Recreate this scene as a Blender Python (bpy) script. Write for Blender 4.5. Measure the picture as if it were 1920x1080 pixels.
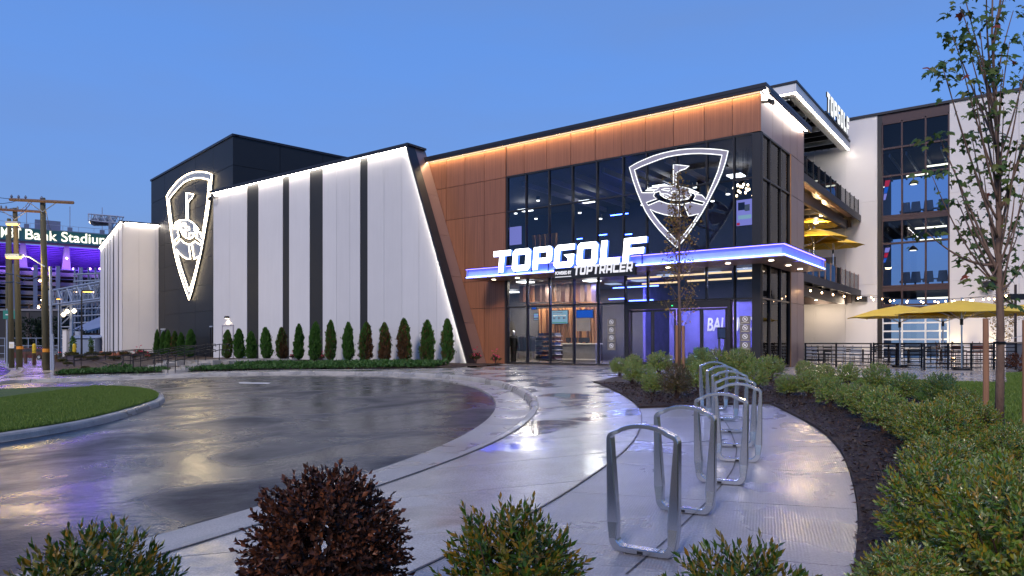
import bpy, bmesh, math, random
import numpy as np
from mathutils import Vector, Matrix
random.seed(7); np.random.seed(7)
for o in list(bpy.data.objects): bpy.data.objects.remove(o)
SC = bpy.context.scene; COL = SC.collection
# ---------------------------------------------------------------- camera, world, sun, exposure
F, CX, HY, CAMZ = 1298.0, 960.0, 642.0, 1.1      # focal length / horizon of the 1920 px photograph
cam = bpy.data.cameras.new('camera'); camo = bpy.data.objects.new('camera', cam); COL.objects.link(camo)
camo.location = (0, 0, CAMZ); camo.rotation_euler = (math.radians(90), 0, 0)
cam.sensor_width = 36; cam.lens = F/1920*36; cam.shift_y = (HY-540)/1920; cam.clip_start = .05; cam.clip_end = 6000
SC.camera = camo
W = bpy.data.worlds.new('World'); SC.world = W; W.use_nodes = True
def build_world():
    nt = W.node_tree; N = nt.nodes; L = nt.links; bg = N['Background']
    sky = N.new('ShaderNodeTexSky'); sky.sky_type = 'NISHITA'; sky.sun_disc = False
    sky.sun_elevation = math.radians(12); sky.sun_rotation = math.radians(215); sky.ozone_density = 6; sky.air_density = 1; sky.dust_density = .5
    sc = N.new('ShaderNodeVectorMath'); sc.operation = 'SCALE'; sc.inputs['Scale'].default_value = .11
    L.new(sky.outputs[0], sc.inputs[0])
    tc = N.new('ShaderNodeTexCoord'); sep = N.new('ShaderNodeSeparateXYZ'); L.new(tc.outputs['Generated'], sep.inputs[0])
    rp = N.new('ShaderNodeValToRGB'); L.new(sep.outputs['Z'], rp.inputs[0])
    e = rp.color_ramp.elements; e[0].position = 0; e[0].color = (.21, .31, .50, 1); e[1].position = 1; e[1].color = (.05, .13, .40, 1)
    for p, c in ((.12, (.185, .325, .67, 1)), (.28, (.15, .325, .80, 1)), (.5, (.115, .29, .78, 1))):
        k = e.new(p); k.color = c
    mp = N.new('ShaderNodeMapping'); mp.inputs['Scale'].default_value = (1.0, 1.0, 4.5); L.new(tc.outputs['Generated'], mp.inputs[0])
    nz = N.new('ShaderNodeTexNoise'); nz.inputs['Scale'].default_value = 2.1; nz.inputs['Detail'].default_value = 5; nz.inputs['Roughness'].default_value = .5
    L.new(mp.outputs[0], nz.inputs['Vector'])
    r2 = N.new('ShaderNodeMapRange'); r2.inputs['From Min'].default_value = .42; r2.inputs['From Max'].default_value = .75; r2.inputs['To Max'].default_value = .4; L.new(nz.outputs['Fac'], r2.inputs[0])
    m1 = N.new('ShaderNodeMixRGB'); m1.inputs[0].default_value = .15; L.new(rp.outputs[0], m1.inputs[1]); L.new(sc.outputs[0], m1.inputs[2])
    m2 = N.new('ShaderNodeMixRGB'); L.new(r2.outputs[0], m2.inputs[0]); L.new(m1.outputs[0], m2.inputs[1]); m2.inputs[2].default_value = (.165, .25, .47, 1)
    L.new(m2.outputs[0], bg.inputs[0]); bg.inputs[1].default_value = 1.0
build_world()
sl = bpy.data.lights.new('city_fill', 'SUN'); sl.energy = 1.85; sl.angle = math.radians(14); sl.color = (1, .88, .82)  # soft warm lamp added in place of ambient street and city light
so = bpy.data.objects.new('city_fill', sl); COL.objects.link(so)
so.rotation_euler = Vector((.45, 1.0, -.80)).to_track_quat('-Z', 'Y').to_euler()
SC.view_settings.view_transform = 'Standard'; SC.view_settings.look = 'None'; SC.view_settings.exposure = .15; SC.view_settings.gamma = 1
SC.render.engine = 'CYCLES'; SC.cycles.use_denoising = True; SC.cycles.max_bounces = 8; SC.cycles.transparent_max_bounces = 16
SC.cycles.caustics_reflective = False; SC.cycles.caustics_refractive = False; SC.cycles.sample_clamp_indirect = 4

# ---------------------------------------------------------------- materials
def nodemat(name):
    m = bpy.data.materials.new(name); m.use_nodes = True
    return m, m.node_tree, m.node_tree.nodes['Principled BSDF']
def P(b, k, v):
    if k in b.inputs: b.inputs[k].default_value = v
def mat(name, col, rough=.6, metal=0, noise=.12, scale=3.0, bump=0, bscale=60, spec=.5, stretch=(1, 1, 1), rvar=0, coat=0):
    m, nt, b = nodemat(name); N = nt.nodes; L = nt.links
    tc = N.new('ShaderNodeTexCoord'); mp = N.new('ShaderNodeMapping'); mp.inputs['Scale'].default_value = stretch; L.new(tc.outputs['Object'], mp.inputs[0])
    nz = N.new('ShaderNodeTexNoise'); nz.inputs['Scale'].default_value = scale; nz.inputs['Detail'].default_value = 6; L.new(mp.outputs[0], nz.inputs['Vector'])
    mx = N.new('ShaderNodeMixRGB'); L.new(nz.outputs['Fac'], mx.inputs[0])
    mx.inputs[1].default_value = (*[c*(1-noise*1.6) for c in col], 1); mx.inputs[2].default_value = (*[min(c*(1+noise*1.6), .9) for c in col], 1)
    L.new(mx.outputs[0], b.inputs['Base Color'])
    P(b, 'Roughness', rough); P(b, 'Metallic', metal); P(b, 'Specular IOR Level', spec); P(b, 'Coat Weight', coat)
    if rvar:
        mr = N.new('ShaderNodeMapRange'); mr.inputs['From Min'].default_value = .3; mr.inputs['From Max'].default_value = .7
        mr.inputs['To Min'].default_value = rough-rvar; mr.inputs['To Max'].default_value = rough+rvar; L.new(nz.outputs['Fac'], mr.inputs[0]); L.new(mr.outputs[0], b.inputs['Roughness'])
    if bump:
        n2 = N.new('ShaderNodeTexNoise'); n2.inputs['Scale'].default_value = bscale; n2.inputs['Detail'].default_value = 4; L.new(mp.outputs[0], n2.inputs['Vector'])
        bp = N.new('ShaderNodeBump'); bp.inputs['Strength'].default_value = bump; bp.inputs['Distance'].default_value = .02; L.new(n2.outputs['Fac'], bp.inputs['Height']); L.new(bp.outputs[0], b.inputs['Normal'])
    return m
def emit(name, col, s):
    m = bpy.data.materials.new(name); m.use_nodes = True; nt = m.node_tree; nt.nodes.clear()
    e = nt.nodes.new('ShaderNodeEmission'); o = nt.nodes.new('ShaderNodeOutputMaterial'); e.inputs[0].default_value = (*col, 1); e.inputs[1].default_value = s
    nt.links.new(e.outputs[0], o.inputs[0]); return m
def glassmat(name, tint, refl=.9):
    m = bpy.data.materials.new(name); m.use_nodes = True; nt = m.node_tree; nt.nodes.clear(); N = nt.nodes; L = nt.links
    t = N.new('ShaderNodeBsdfTransparent'); t.inputs[0].default_value = (*tint, 1); g = N.new('ShaderNodeBsdfGlossy'); g.inputs['Roughness'].default_value = .015; g.inputs[0].default_value = (refl, refl, refl, 1)
    fr = N.new('ShaderNodeFresnel'); fr.inputs[0].default_value = 1.55; mx = N.new('ShaderNodeMixShader'); o = N.new('ShaderNodeOutputMaterial')
    L.new(fr.outputs[0], mx.inputs[0]); L.new(t.outputs[0], mx.inputs[1]); L.new(g.outputs[0], mx.inputs[2]); L.new(mx.outputs[0], o.inputs[0]); return m
def leafmat(name, cols, rough=.38, spec=.5, trans=.25):
    if name in ('holly_leaf', 'near_holly_leaf'): cols = [tuple(min(v*1.2, .5) for v in c) for c in cols]
    """leaf colours vary leaf by leaf"""
    m, nt, b = nodemat(name); N = nt.nodes; L = nt.links
    g = N.new('ShaderNodeNewGeometry'); rp = N.new('ShaderNodeValToRGB'); oi = N.new('ShaderNodeObjectInfo'); ad = N.new('ShaderNodeMath'); L.new(g.outputs['Random Per Island'], ad.inputs[0]); L.new(oi.outputs['Random'], ad.inputs[1]); fc = N.new('ShaderNodeMath'); fc.operation = 'FRACT'; L.new(ad.outputs[0], fc.inputs[0]); L.new(fc.outputs[0], rp.inputs[0])
    e = rp.color_ramp.elements; e[0].color = (*cols[0], 1); e[1].color = (*cols[-1], 1); e[0].position = 0; e[1].position = 1
    for i, c in enumerate(cols[1:-1]):
        k = e.new((i+1)/(len(cols)-1)); k.color = (*c, 1)
    L.new(rp.outputs[0], b.inputs['Base Color']); P(b, 'Roughness', rough); P(b, 'Specular IOR Level', spec); P(b, 'Coat Weight', .7 if spec > .6 else 0); P(b, 'Coat Roughness', .28)
    if trans:
        tl = N.new('ShaderNodeBsdfTranslucent'); L.new(rp.outputs[0], tl.inputs[0]); ms = N.new('ShaderNodeMixShader'); ms.inputs[0].default_value = trans; L.new(b.outputs[0], ms.inputs[1]); L.new(tl.outputs[0], ms.inputs[2]); L.new(ms.outputs[0], N['Material Output'].inputs[0])
    return m
def wetmat(name, col, puddle, rough_wet, rough_dry, bumps, scale=.5, grain=120, asphalt=False, tine=False):
    """wet paving: film of water whose smoothness comes and goes"""
    m, nt, b = nodemat(name); N = nt.nodes; L = nt.links
    tc = N.new('ShaderNodeTexCoord'); vec = tc.outputs['Object']
    n1 = N.new('ShaderNodeTexNoise'); n1.inputs['Scale'].default_value = scale; n1.inputs['Detail'].default_value = 7; n1.inputs['Roughness'].default_value = .58; n1.inputs['Distortion'].default_value = .6; L.new(vec, n1.inputs['Vector'])
    cr = N.new('ShaderNodeMapRange'); cr.inputs['From Min'].default_value = puddle-(.22 if asphalt else .09); cr.inputs['From Max'].default_value = puddle+(.22 if asphalt else .09); cr.interpolation_type = 'SMOOTHSTEP'; L.new(n1.outputs['Fac'], cr.inputs[0])
    wet = cr.outputs[0]
    n2 = N.new('ShaderNodeTexNoise'); n2.inputs['Scale'].default_value = grain; n2.inputs['Detail'].default_value = 3; L.new(vec, n2.inputs['Vector'])
    n3 = N.new('ShaderNodeTexNoise'); n3.inputs['Scale'].default_value = 2.2; n3.inputs['Detail'].default_value = 6; L.new(vec, n3.inputs['Vector'])
    mx = N.new('ShaderNodeMixRGB'); L.new(n3.outputs['Fac'], mx.inputs[0]); mx.inputs[1].default_value = (*[c*.72 for c in col], 1); mx.inputs[2].default_value = (*[c*1.22 for c in col], 1)
    m2 = N.new('ShaderNodeMixRGB'); m2.blend_type = 'MULTIPLY'; m2.inputs[0].default_value = 1; L.new(mx.outputs[0], m2.inputs[1])
    dk = N.new('ShaderNodeMapRange'); dk.inputs['To Min'].default_value = 1.0; dk.inputs['To Max'].default_value = .70; L.new(wet, dk.inputs[0])
    cb = N.new('ShaderNodeCombineXYZ'); [L.new(dk.outputs[0], cb.inputs[i]) for i in range(3)]; L.new(cb.outputs[0], m2.inputs[2])
    sp = N.new('ShaderNodeMixRGB'); sp.blend_type = 'MULTIPLY'; sp.inputs[0].default_value = .8 if asphalt else .35; L.new(m2.outputs[0], sp.inputs[1])
    gr = N.new('ShaderNodeMapRange'); gr.inputs['From Min'].default_value = .3; gr.inputs['From Max'].default_value = .7; gr.inputs['To Min'].default_value = .45; gr.inputs['To Max'].default_value = 1.6; L.new(n2.outputs['Fac'], gr.inputs[0])
    cg = N.new('ShaderNodeCombineXYZ'); [L.new(gr.outputs[0], cg.inputs[i]) for i in range(3)]; L.new(cg.outputs[0], sp.inputs[2]); L.new(sp.outputs[0], b.inputs['Base Color'])
    ro = N.new('ShaderNodeMapRange'); ro.inputs['To Min'].default_value = rough_dry; ro.inputs['To Max'].default_value = rough_wet; L.new(wet, ro.inputs[0]); L.new(ro.outputs[0], b.inputs['Roughness'])
    P(b, 'IOR', 1.45); sv = N.new('ShaderNodeMapRange'); sv.inputs['To Min'].default_value = .18 if asphalt else .6; sv.inputs['To Max'].default_value = 1.0; L.new(wet, sv.inputs[0]); L.new(sv.outputs[0], b.inputs['Specular IOR Level'])
    hs = N.new('ShaderNodeMath'); hs.operation = 'MULTIPLY'; L.new(n2.outputs['Fac'], hs.inputs[0])
    am = N.new('ShaderNodeMapRange'); am.inputs['To Min'].default_value = 1; am.inputs['To Max'].default_value = .38 if asphalt else .12; L.new(wet, am.inputs[0]); L.new(am.outputs[0], hs.inputs[1])
    n4 = N.new('ShaderNodeTexNoise'); n4.inputs['Scale'].default_value = 9; n4.inputs['Detail'].default_value = 4; L.new(vec, n4.inputs['Vector'])
    h4 = N.new('ShaderNodeMath'); h4.operation = 'MULTIPLY_ADD'; L.new(n4.outputs['Fac'], h4.inputs[0]); h4.inputs[1].default_value = 1.2 if asphalt else .5; L.new(hs.outputs[0], h4.inputs[2]); hgt = h4.outputs[0]
    if tine:
        wv = N.new('ShaderNodeTexWave'); wv.bands_direction = 'X'; wv.inputs['Scale'].default_value = 14; wv.inputs['Distortion'].default_value = 1.5; wv.inputs['Detail'].default_value = 2
        mp = N.new('ShaderNodeMapping'); mp.inputs['Rotation'].default_value = (0, 0, .35); L.new(vec, mp.inputs[0]); L.new(mp.outputs[0], wv.inputs['Vector'])
        ad = N.new('ShaderNodeMath'); ad.operation = 'MULTIPLY_ADD'; L.new(wv.outputs['Fac'], ad.inputs[0]); ad.inputs[1].default_value = .35; L.new(hgt, ad.inputs[2]); hgt = ad.outputs[0]
    bp = N.new('ShaderNodeBump'); bp.inputs['Strength'].default_value = bumps; bp.inputs['Distance'].default_value = .006; L.new(hgt, bp.inputs['Height']); L.new(bp.outputs[0], b.inputs['Normal'])
    return m
def woodpanel(name, col):
    m, nt, b = nodemat(name); N = nt.nodes; L = nt.links
    tc = N.new('ShaderNodeTexCoord'); mp = N.new('ShaderNodeMapping'); mp.inputs['Scale'].default_value = (9, 9, .12); L.new(tc.outputs['Object'], mp.inputs[0])
    nz = N.new('ShaderNodeTexNoise'); nz.inputs['Scale'].default_value = 3; nz.inputs['Detail'].default_value = 8; nz.inputs['Roughness'].default_value = .65; L.new(mp.outputs[0], nz.inputs['Vector'])
    rp = N.new('ShaderNodeValToRGB'); L.new(nz.outputs['Fac'], rp.inputs[0]); e = rp.color_ramp.elements
    e[0].position = .3; e[0].color = (*[c*.66 for c in col], 1); e[1].position = .72; e[1].color = (*[c*1.3 for c in col], 1)
    oi = N.new('ShaderNodeObjectInfo'); mr = N.new('ShaderNodeMapRange'); mr.inputs['To Min'].default_value = .88; mr.inputs['To Max'].default_value = 1.1; L.new(oi.outputs['Random'], mr.inputs[0])
    hv = N.new('ShaderNodeHueSaturation'); L.new(mr.outputs[0], hv.inputs['Value']); L.new(rp.outputs[0], hv.inputs['Color']); L.new(hv.outputs[0], b.inputs['Base Color'])
    P(b, 'Roughness', .38); P(b, 'Specular IOR Level', .5)
    return m
M = {}
M['asphalt'] = wetmat('wet_asphalt', (.010, .012, .022), .48, .07, .50, 1.0, .38, 48, asphalt=True)
M['concrete'] = wetmat('wet_concrete', (.42, .39, .365), .545, .07, .26, .35, .7, 60)
M['pad'] = wetmat('tined_concrete', (.31, .30, .325), .55, .20, .34, .45, .6, 60, tine=True)
M['kerb'] = wetmat('kerb_concrete', (.42, .385, .345), .5, .25, .45, .3, .9, 70)
M['ground'] = mat('bare_ground', (.07, .065, .05), .9, noise=.3, scale=.4)
M['mulch'] = mat('shredded_mulch', (.035, .018, .012), .7, noise=.5, scale=30, bump=1, bscale=45)
M['grass_soil'] = mat('turf_green', (.075, .12, .025), .9, noise=.45, scale=1.6, bump=1, bscale=140)
M['wood'] = woodpanel('copper_wood_panel', (.29, .115, .058))
M['bronze'] = mat('bronze_metal_panel', (.34, .22, .19), .36, metal=.35, noise=.06, scale=1.2)
M['dark_bronze'] = mat('dark_bronze_metal', (.05, .036, .034), .42, metal=.4, noise=.06)
M['white'] = mat('white_wall_panel', (.64, .625, .63), .55, noise=.03, scale=.7, bump=.08, bscale=200)
def streak(m):
    nt = m.node_tree; N = nt.nodes; L = nt.links; b = N['Principled BSDF']; src = b.inputs['Base Color'].links[0].from_socket
    tc = N.new('ShaderNodeTexCoord'); mp = N.new('ShaderNodeMapping'); mp.inputs['Scale'].default_value = (1.6, 1.6, .09); nz = N.new('ShaderNodeTexNoise'); nz.inputs['Scale'].default_value = 3; nz.inputs['Detail'].default_value = 7; nz.inputs['Roughness'].default_value = .7
    L.new(tc.outputs['Object'], mp.inputs[0]); L.new(mp.outputs[0], nz.inputs['Vector']); mr = N.new('ShaderNodeMapRange'); mr.inputs['From Min'].default_value = .35; mr.inputs['From Max'].default_value = .7; mr.inputs['To Min'].default_value = 1.0; mr.inputs['To Max'].default_value = .95; L.new(nz.outputs['Fac'], mr.inputs[0])
    oi = N.new('ShaderNodeObjectInfo'); m2 = N.new('ShaderNodeMapRange'); m2.inputs['To Min'].default_value = .94; m2.inputs['To Max'].default_value = 1.03; L.new(oi.outputs['Random'], m2.inputs[0]); mu = N.new('ShaderNodeMath'); mu.operation = 'MULTIPLY'; L.new(mr.outputs[0], mu.inputs[0]); L.new(m2.outputs[0], mu.inputs[1])
    vm = N.new('ShaderNodeVectorMath'); vm.operation = 'SCALE'; L.new(src, vm.inputs[0]); L.new(mu.outputs[0], vm.inputs['Scale']); L.new(vm.outputs[0], b.inputs['Base Color'])
streak(M['white'])
M['offwhite'] = mat('white_render', (.70, .67, .665), .7, noise=.04, scale=.5, bump=.1, bscale=120)
M['black'] = mat('charcoal_wall_panel', (.009, .010, .013), .55, noise=.15, scale=1.2, bump=.1, bscale=150)
M['stripe'] = mat('black_stripe', (.014, .014, .015), .6, noise=.1)
M['frame'] = mat('black_window_frame', (.022, .020, .022), .4, noise=.08)
M['purpleframe'] = mat('plum_window_frame', (.05, .024, .028), .45, noise=.08)
M['coping'] = mat('dark_roof_coping', (.025, .026, .035), .45, metal=.3, noise=.1)
M['steel'] = mat('brushed_aluminium', (.74, .72, .72), .24, metal=1.0, noise=.015, scale=2)
M['galv'] = mat('galvanised_steel', (.36, .40, .48), .5, metal=.3, noise=.12)
M['blackmetal'] = mat('black_painted_steel', (.012, .011, .012), .35, noise=.1)
M['glass'] = glassmat('dark_window_glass', (.66, .74, .86), .5)
M['clearglass'] = glassmat('clear_glass', (.82, .86, .90))
M['bark'] = mat('maple_bark', (.19, .115, .08), .8, noise=.35, scale=14, bump=.7, bscale=40, stretch=(1, 1, .35))
M['twig'] = mat('twig_bark', (.10, .05, .035), .8, noise=.3, scale=10)
M['pole'] = mat('weathered_pole_wood', (.115, .10, .055), .85, noise=.3, scale=5, stretch=(3, 3, .3), bump=.5, bscale=20)
M['stake'] = mat('lodgepole_stake', (.36, .17, .085), .7, noise=.25, scale=6, stretch=(3, 3, .4))
M['yellow'] = mat('yellow_canvas', (.90, .57, .06), .75, noise=.06, scale=3)
M['brick'] = mat('red_brick_stone', (.20, .07, .045), .85, noise=.3, scale=8, bump=.5, bscale=25)
M['slate'] = mat('slate_blue_metal', (.16, .20, .28), .5, noise=.1)
M['navy'] = mat('navy_interior_paint', (.03, .045, .12), .6, noise=.1)
M['greyint'] = mat('grey_interior', (.16, .15, .16), .7, noise=.1)
M['floorint'] = mat('polished_floor', (.16, .14, .13), .25, noise=.15, scale=1)
M['slat'] = mat('warm_oak_slat', (.42, .20, .085), .5, noise=.2, scale=6, stretch=(3, 3, .3))
M['purple_paint'] = mat('purple_mural_paint', (.16, .13, .42), .7, noise=.3, scale=2.2)
M['cream'] = mat('cream_lettering', (.75, .68, .52), .7, noise=.1)
M['counter'] = mat('grey_counter', (.20, .18, .16), .5, noise=.2)
M['cloth'] = mat('dark_clothing', (.015, .015, .02), .9, noise=.4, scale=20)
M['cloth2'] = mat('burgundy_clothing', (.07, .02, .025), .9, noise=.3, scale=20)
M['cloth3'] = mat('grey_clothing', (.13, .13, .14), .9, noise=.3, scale=20)
M['cloth4'] = mat('navy_clothing', (.02, .04, .12), .9, noise=.3, scale=20)
M['skin'] = mat('pale_plastic', (.7, .7, .7), .5)
M['green_fabric'] = mat('sage_upholstery', (.20, .36, .20), .8, noise=.1)
M['tan_fabric'] = mat('tan_upholstery', (.35, .27, .18), .8, noise=.1)
M['sign_grey'] = mat('grey_sign_face', (.36, .335, .39), .45, noise=.05)
M['web_paint'] = mat('blue_grey_fascia', (.38, .46, .70), .5)
M['sign_black'] = mat('black_sign_board', (.012, .012, .014), .5)
M['taupe'] = mat('taupe_notice', (.16, .145, .13), .6)
M['white_paint'] = mat('white_paint', (.8, .8, .8), .5, noise=.05)
M['stadium'] = mat('stadium_steel_grey', (.16, .19, .27), .6, noise=.15, scale=.1)
M['stadium_slab'] = mat('stadium_concrete', (.20, .19, .21), .7, noise=.15, scale=.1)
M['stadium_dark'] = mat('stadium_dark_wall', (.06, .045, .045), .8, noise=.2, scale=.1)  # dark brown base colour for walls and slabs
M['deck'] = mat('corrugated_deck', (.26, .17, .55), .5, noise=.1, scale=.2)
M['banner'] = mat('green_banner', (.02, .12, .10), .5, noise=.08, scale=.3)
M['darkroof'] = mat('dark_warehouse_wall', (.03, .03, .035), .8, noise=.2, scale=.2)
M['paleroof'] = mat('pale_metal_roof', (.22, .27, .38), .5, noise=.12, scale=.5)
M['yellow_post'] = mat('yellow_bollard_paint', (.70, .48, .02), .5)
M['orange_band'] = mat('orange_marker_band', (.8, .28, .02), .5)
M['carpaint'] = mat('dark_red_car_paint', (.10, .008, .012), .2, noise=.05, coat=1)
M['carblue'] = mat('blue_grey_car_paint', (.12, .15, .20), .2, noise=.05, coat=1)
M['tyre'] = mat('tyre_rubber', (.015, .015, .015), .8)
M['chair_brown'] = mat('rust_brown_metal', (.13, .04, .025), .4)
M['teal_sign'] = mat('teal_street_sign', (.02, .22, .17), .5)
M['led_white'] = emit('white_led', (1, .90, .78), 38)
M['led_warm'] = emit('warm_led', (1, .74, .42), 36)
M['led_purple'] = emit('violet_led', (.13, .10, 1.0), 8)
M['led_blue'] = emit('blue_led', (.05, .11, 1.0), 55)
M['roof_letter'] = emit('lit_roof_letter', (.93, .97, 1.0), 1.15)
M['letter_side'] = emit('blue_letter_side', (.08, .20, 1.0), 1.6)
M['led_ice'] = emit('ice_blue_led', (.10, .15, 1.0), 22)
M['neon_warm'] = emit('warm_neon', (1, .80, .52), 15)
M['neon_white'] = emit('white_neon', (.95, .98, 1.0), 1.7)
M['letter'] = emit('lit_letter_face', (.93, .98, 1.0), 6)
M['letter_soft'] = emit('lit_small_letter', (.9, .9, 1.0), .95)
M['bulb'] = emit('warm_bulb', (1, .62, .30), 30)
M['downlight'] = emit('downlight', (1, .85, .65), 9)
M['tube_light'] = emit('tube_light', (1, .80, .50), 5)
M['amber'] = emit('amber_strip', (1, .58, .25), 2.6)
M['sodium'] = emit('sodium_lamp', (1, .50, .10), 5)
M['stad_text'] = emit('stadium_letter', (1, .97, .80), 1.6)
M['purple_lamp'] = emit('purple_lamp', (.35, .16, 1), 14)
M['tail'] = emit('tail_light', (1, .03, .02), 10)
M['screen_white'] = emit('lit_screen_white', (.55, .80, .80), .75)
M['screen_blue'] = emit('lit_screen_blue', (.01, .14, .65), .9)
M['screen_red'] = emit('lit_screen_red', (.8, .02, .06), .9)
M['screen_violet'] = emit('lit_screen_violet', (.45, .38, .85), .9)
M['screen_green'] = emit('lit_screen_green', (.05, .5, .1), .6)
M['exit_green'] = emit('green_indicator', (.02, .8, .2), 3)
HG = [(.07, .15, .015), (.13, .25, .025), (.20, .32, .05), (.30, .32, .05), (.38, .24, .035), (.14, .27, .03), (.40, .44, .20)]
M['holly'] = leafmat('holly_leaf', HG, .30, .8)
M['holly_near'] = leafmat('near_holly_leaf', [(.05, .13, .014), (.13, .23, .02), (.28, .26, .022), (.42, .21, .02), (.08, .18, .02), (.24, .32, .05), (.40, .42, .20)], .33, .7)
M['bush'] = leafmat('dark_holly_leaf', [(.025, .075, .008), (.06, .13, .012), (.20, .15, .014), (.34, .17, .015), (.04, .105, .012), (.10, .16, .02)], .34, .5)
M['rust'] = leafmat('dead_brown_leaf', [(.022, .011, .009), (.05, .02, .013), (.12, .04, .018), (.03, .015, .012), (.26, .08, .03), (.08, .03, .016)], .42, .4)
M['cyp'] = leafmat('arborvitae_spray', [(.03, .095, .015), (.05, .14, .02), (.075, .16, .025), (.04, .12, .018)], .6, .3)
M['cyp_brown'] = leafmat('browned_spray', [(.11, .045, .018), (.16, .065, .025), (.06, .05, .018), (.09, .04, .018)], .7, .3)
M['maple'] = leafmat('maple_leaf', [(.05, .11, .018), (.09, .14, .025), (.14, .14, .028), (.06, .12, .02), (.07, .12, .025)], .5, .4)
M['maple_red'] = leafmat('red_maple_leaf', [(.30, .06, .02), (.22, .05, .03)], .5, .4)
M['autumn'] = leafmat('tan_autumn_leaf', [(.24, .15, .04), (.36, .22, .06), (.18, .14, .04), (.15, .10, .04), (.30, .15, .06)], .6, .3)
M['cover'] = leafmat('ground_cover_leaf', [(.03, .09, .015), (.05, .13, .025), (.07, .15, .035), (.04, .10, .02)], .5, .4)
M['low_olive'] = leafmat('olive_low_leaf', [(.05, .06, .015), (.08, .08, .02), (.04, .06, .015), (.10, .06, .02)], .6, .3)
M['blade'] = leafmat('grass_blade', [(.10, .18, .028), (.15, .235, .035), (.20, .26, .045), (.11, .19, .03)], .55, .35)
M['darktree'] = leafmat('dark_tree_leaf', [(.008, .018, .008), (.014, .03, .012)], .7, .2)
M['pink'] = leafmat('pink_petal', [(.7, .06, .12), (.8, .12, .2)], .6, .3)
M['chips'] = leafmat('mulch_chip', [(.03, .016, .011), (.07, .034, .02), (.045, .023, .016), (.14, .07, .035), (.02, .012, .01)], .55, .5)
M['leaf_tan'] = mat('tan_leaf', (.30, .15, .05), .6)

# ---------------------------------------------------------------- helpers
ORG = {}                                          # world origin of every thing
def thing(name, label, cat, loc=(0, 0, 0), group=None, rz=0):
    o = bpy.data.objects.new(name, None); COL.objects.link(o); o.location = loc; o.rotation_euler = (0, 0, rz)
    o.empty_display_size = .2; o['label'] = label; o['category'] = cat
    if group: o['group'] = group
    ORG[o.name] = Vector(loc); return o
def tag(o, label, cat, group=None):
    o['label'] = label; o['category'] = cat
    if group: o['group'] = group
    return o
class MB:
    def __init__(s): s.v = []; s.f = []; s.sm = False
    def face(s, pts):
        i = len(s.v); s.v += [tuple(p) for p in pts]; s.f.append(tuple(range(i, i+len(pts))))
    def hexa(s, p):                               # 8 corners: bottom 4 ccw, top 4 ccw
        i = len(s.v); s.v += [tuple(q) for q in p]
        for f in ((3, 2, 1, 0), (4, 5, 6, 7), (0, 1, 5, 4), (1, 2, 6, 5), (2, 3, 7, 6), (3, 0, 4, 7)): s.f.append(tuple(i+k for k in f))
        return s
    def box(s, x0, x1, y0, y1, z0, z1):
        return s.hexa([(x0, y0, z0), (x1, y0, z0), (x1, y1, z0), (x0, y1, z0), (x0, y0, z1), (x1, y0, z1), (x1, y1, z1), (x0, y1, z1)])
    def prism(s, pts, d):                         # closed 3-D outline pushed by vector d (no holes)
        i = len(s.v); n = len(pts); d = Vector(d); s.v += [tuple(p) for p in pts]+[tuple(Vector(p)+d) for p in pts]
        s.f.append(tuple(range(i+n-1, i-1, -1))); s.f.append(tuple(range(i+n, i+2*n)))
        for k in range(n): s.f.append((i+k, i+(k+1) % n, i+n+(k+1) % n, i+n+k))
        return s
    def tube(s, pts, r, n=6, closed=False, cap=True):
        pts = [Vector(p) for p in pts]; m = len(pts); rr = r if isinstance(r, (list, tuple)) else [r]*m
        i0 = len(s.v); prev = None
        for k in range(m):
            a = pts[k-1] if (k or closed) else pts[k]; b = pts[(k+1) % m] if (k < m-1 or closed) else pts[k]
            t = (b-a).normalized() if (b-a).length > 1e-9 else Vector((0, 0, 1))
            if prev is None: up = Vector((0, 0, 1)) if abs(t.z) < .9 else Vector((1, 0, 0)); x = t.cross(up).normalized()
            else: x = (prev-t*prev.dot(t)).normalized()
            prev = x; y = t.cross(x)
            for j in range(n):
                q = 2*math.pi*j/n; s.v.append(tuple(pts[k]+(x*math.cos(q)+y*math.sin(q))*rr[k]))
        for k in range(m if closed else m-1):
            for j in range(n):
                a = i0+k*n+j; b = i0+k*n+(j+1) % n; c = i0+((k+1) % m)*n+(j+1) % n; d = i0+((k+1) % m)*n+j; s.f.append((a, b, c, d))
        if cap and not closed: s.f.append(tuple(i0+j for j in range(n-1, -1, -1))); s.f.append(tuple(i0+(m-1)*n+j for j in range(n)))
        return s
    def cyl(s, x, y, z0, z1, r, n=12, r2=None): return s.tube([(x, y, z0), (x, y, z1)], [r, r if r2 is None else r2], n)
    def build(s, name, m, parent=None, smooth=False, kind=None):
        me = bpy.data.meshes.new(name); off = Vector((0, 0, 0)); q = parent
        while q is not None:
            off += ORG.get(q.name, Vector((0, 0, 0))) if q.parent is None else Vector((0, 0, 0)); q = q.parent
        me.from_pydata([(a-off.x, b-off.y, c-off.z) for a, b, c in s.v], [], s.f); me.materials.append(m if not isinstance(m, str) else M[m])
        if smooth: me.polygons.foreach_set('use_smooth', [True]*len(me.polygons))
        o = bpy.data.objects.new(name, me); COL.objects.link(o)
        if parent is not None: o.parent = parent
        else: ORG[o.name] = Vector((0, 0, 0))
        if kind: o['kind'] = kind
        return o
def meshobj(name, me, parent=None, loc=(0, 0, 0), rot=(0, 0, 0), sc=1):
    o = bpy.data.objects.new(name, me); COL.objects.link(o); o.location = loc; o.rotation_euler = rot; o.scale = (sc,)*3 if not isinstance(sc, tuple) else sc
    if parent is not None: o.parent = parent
    return o
def copy_tree(o, parent=None):
    c = o.copy(); COL.objects.link(c); c.parent = parent
    for ch in list(o.children): copy_tree(ch, c)
    return c
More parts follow.
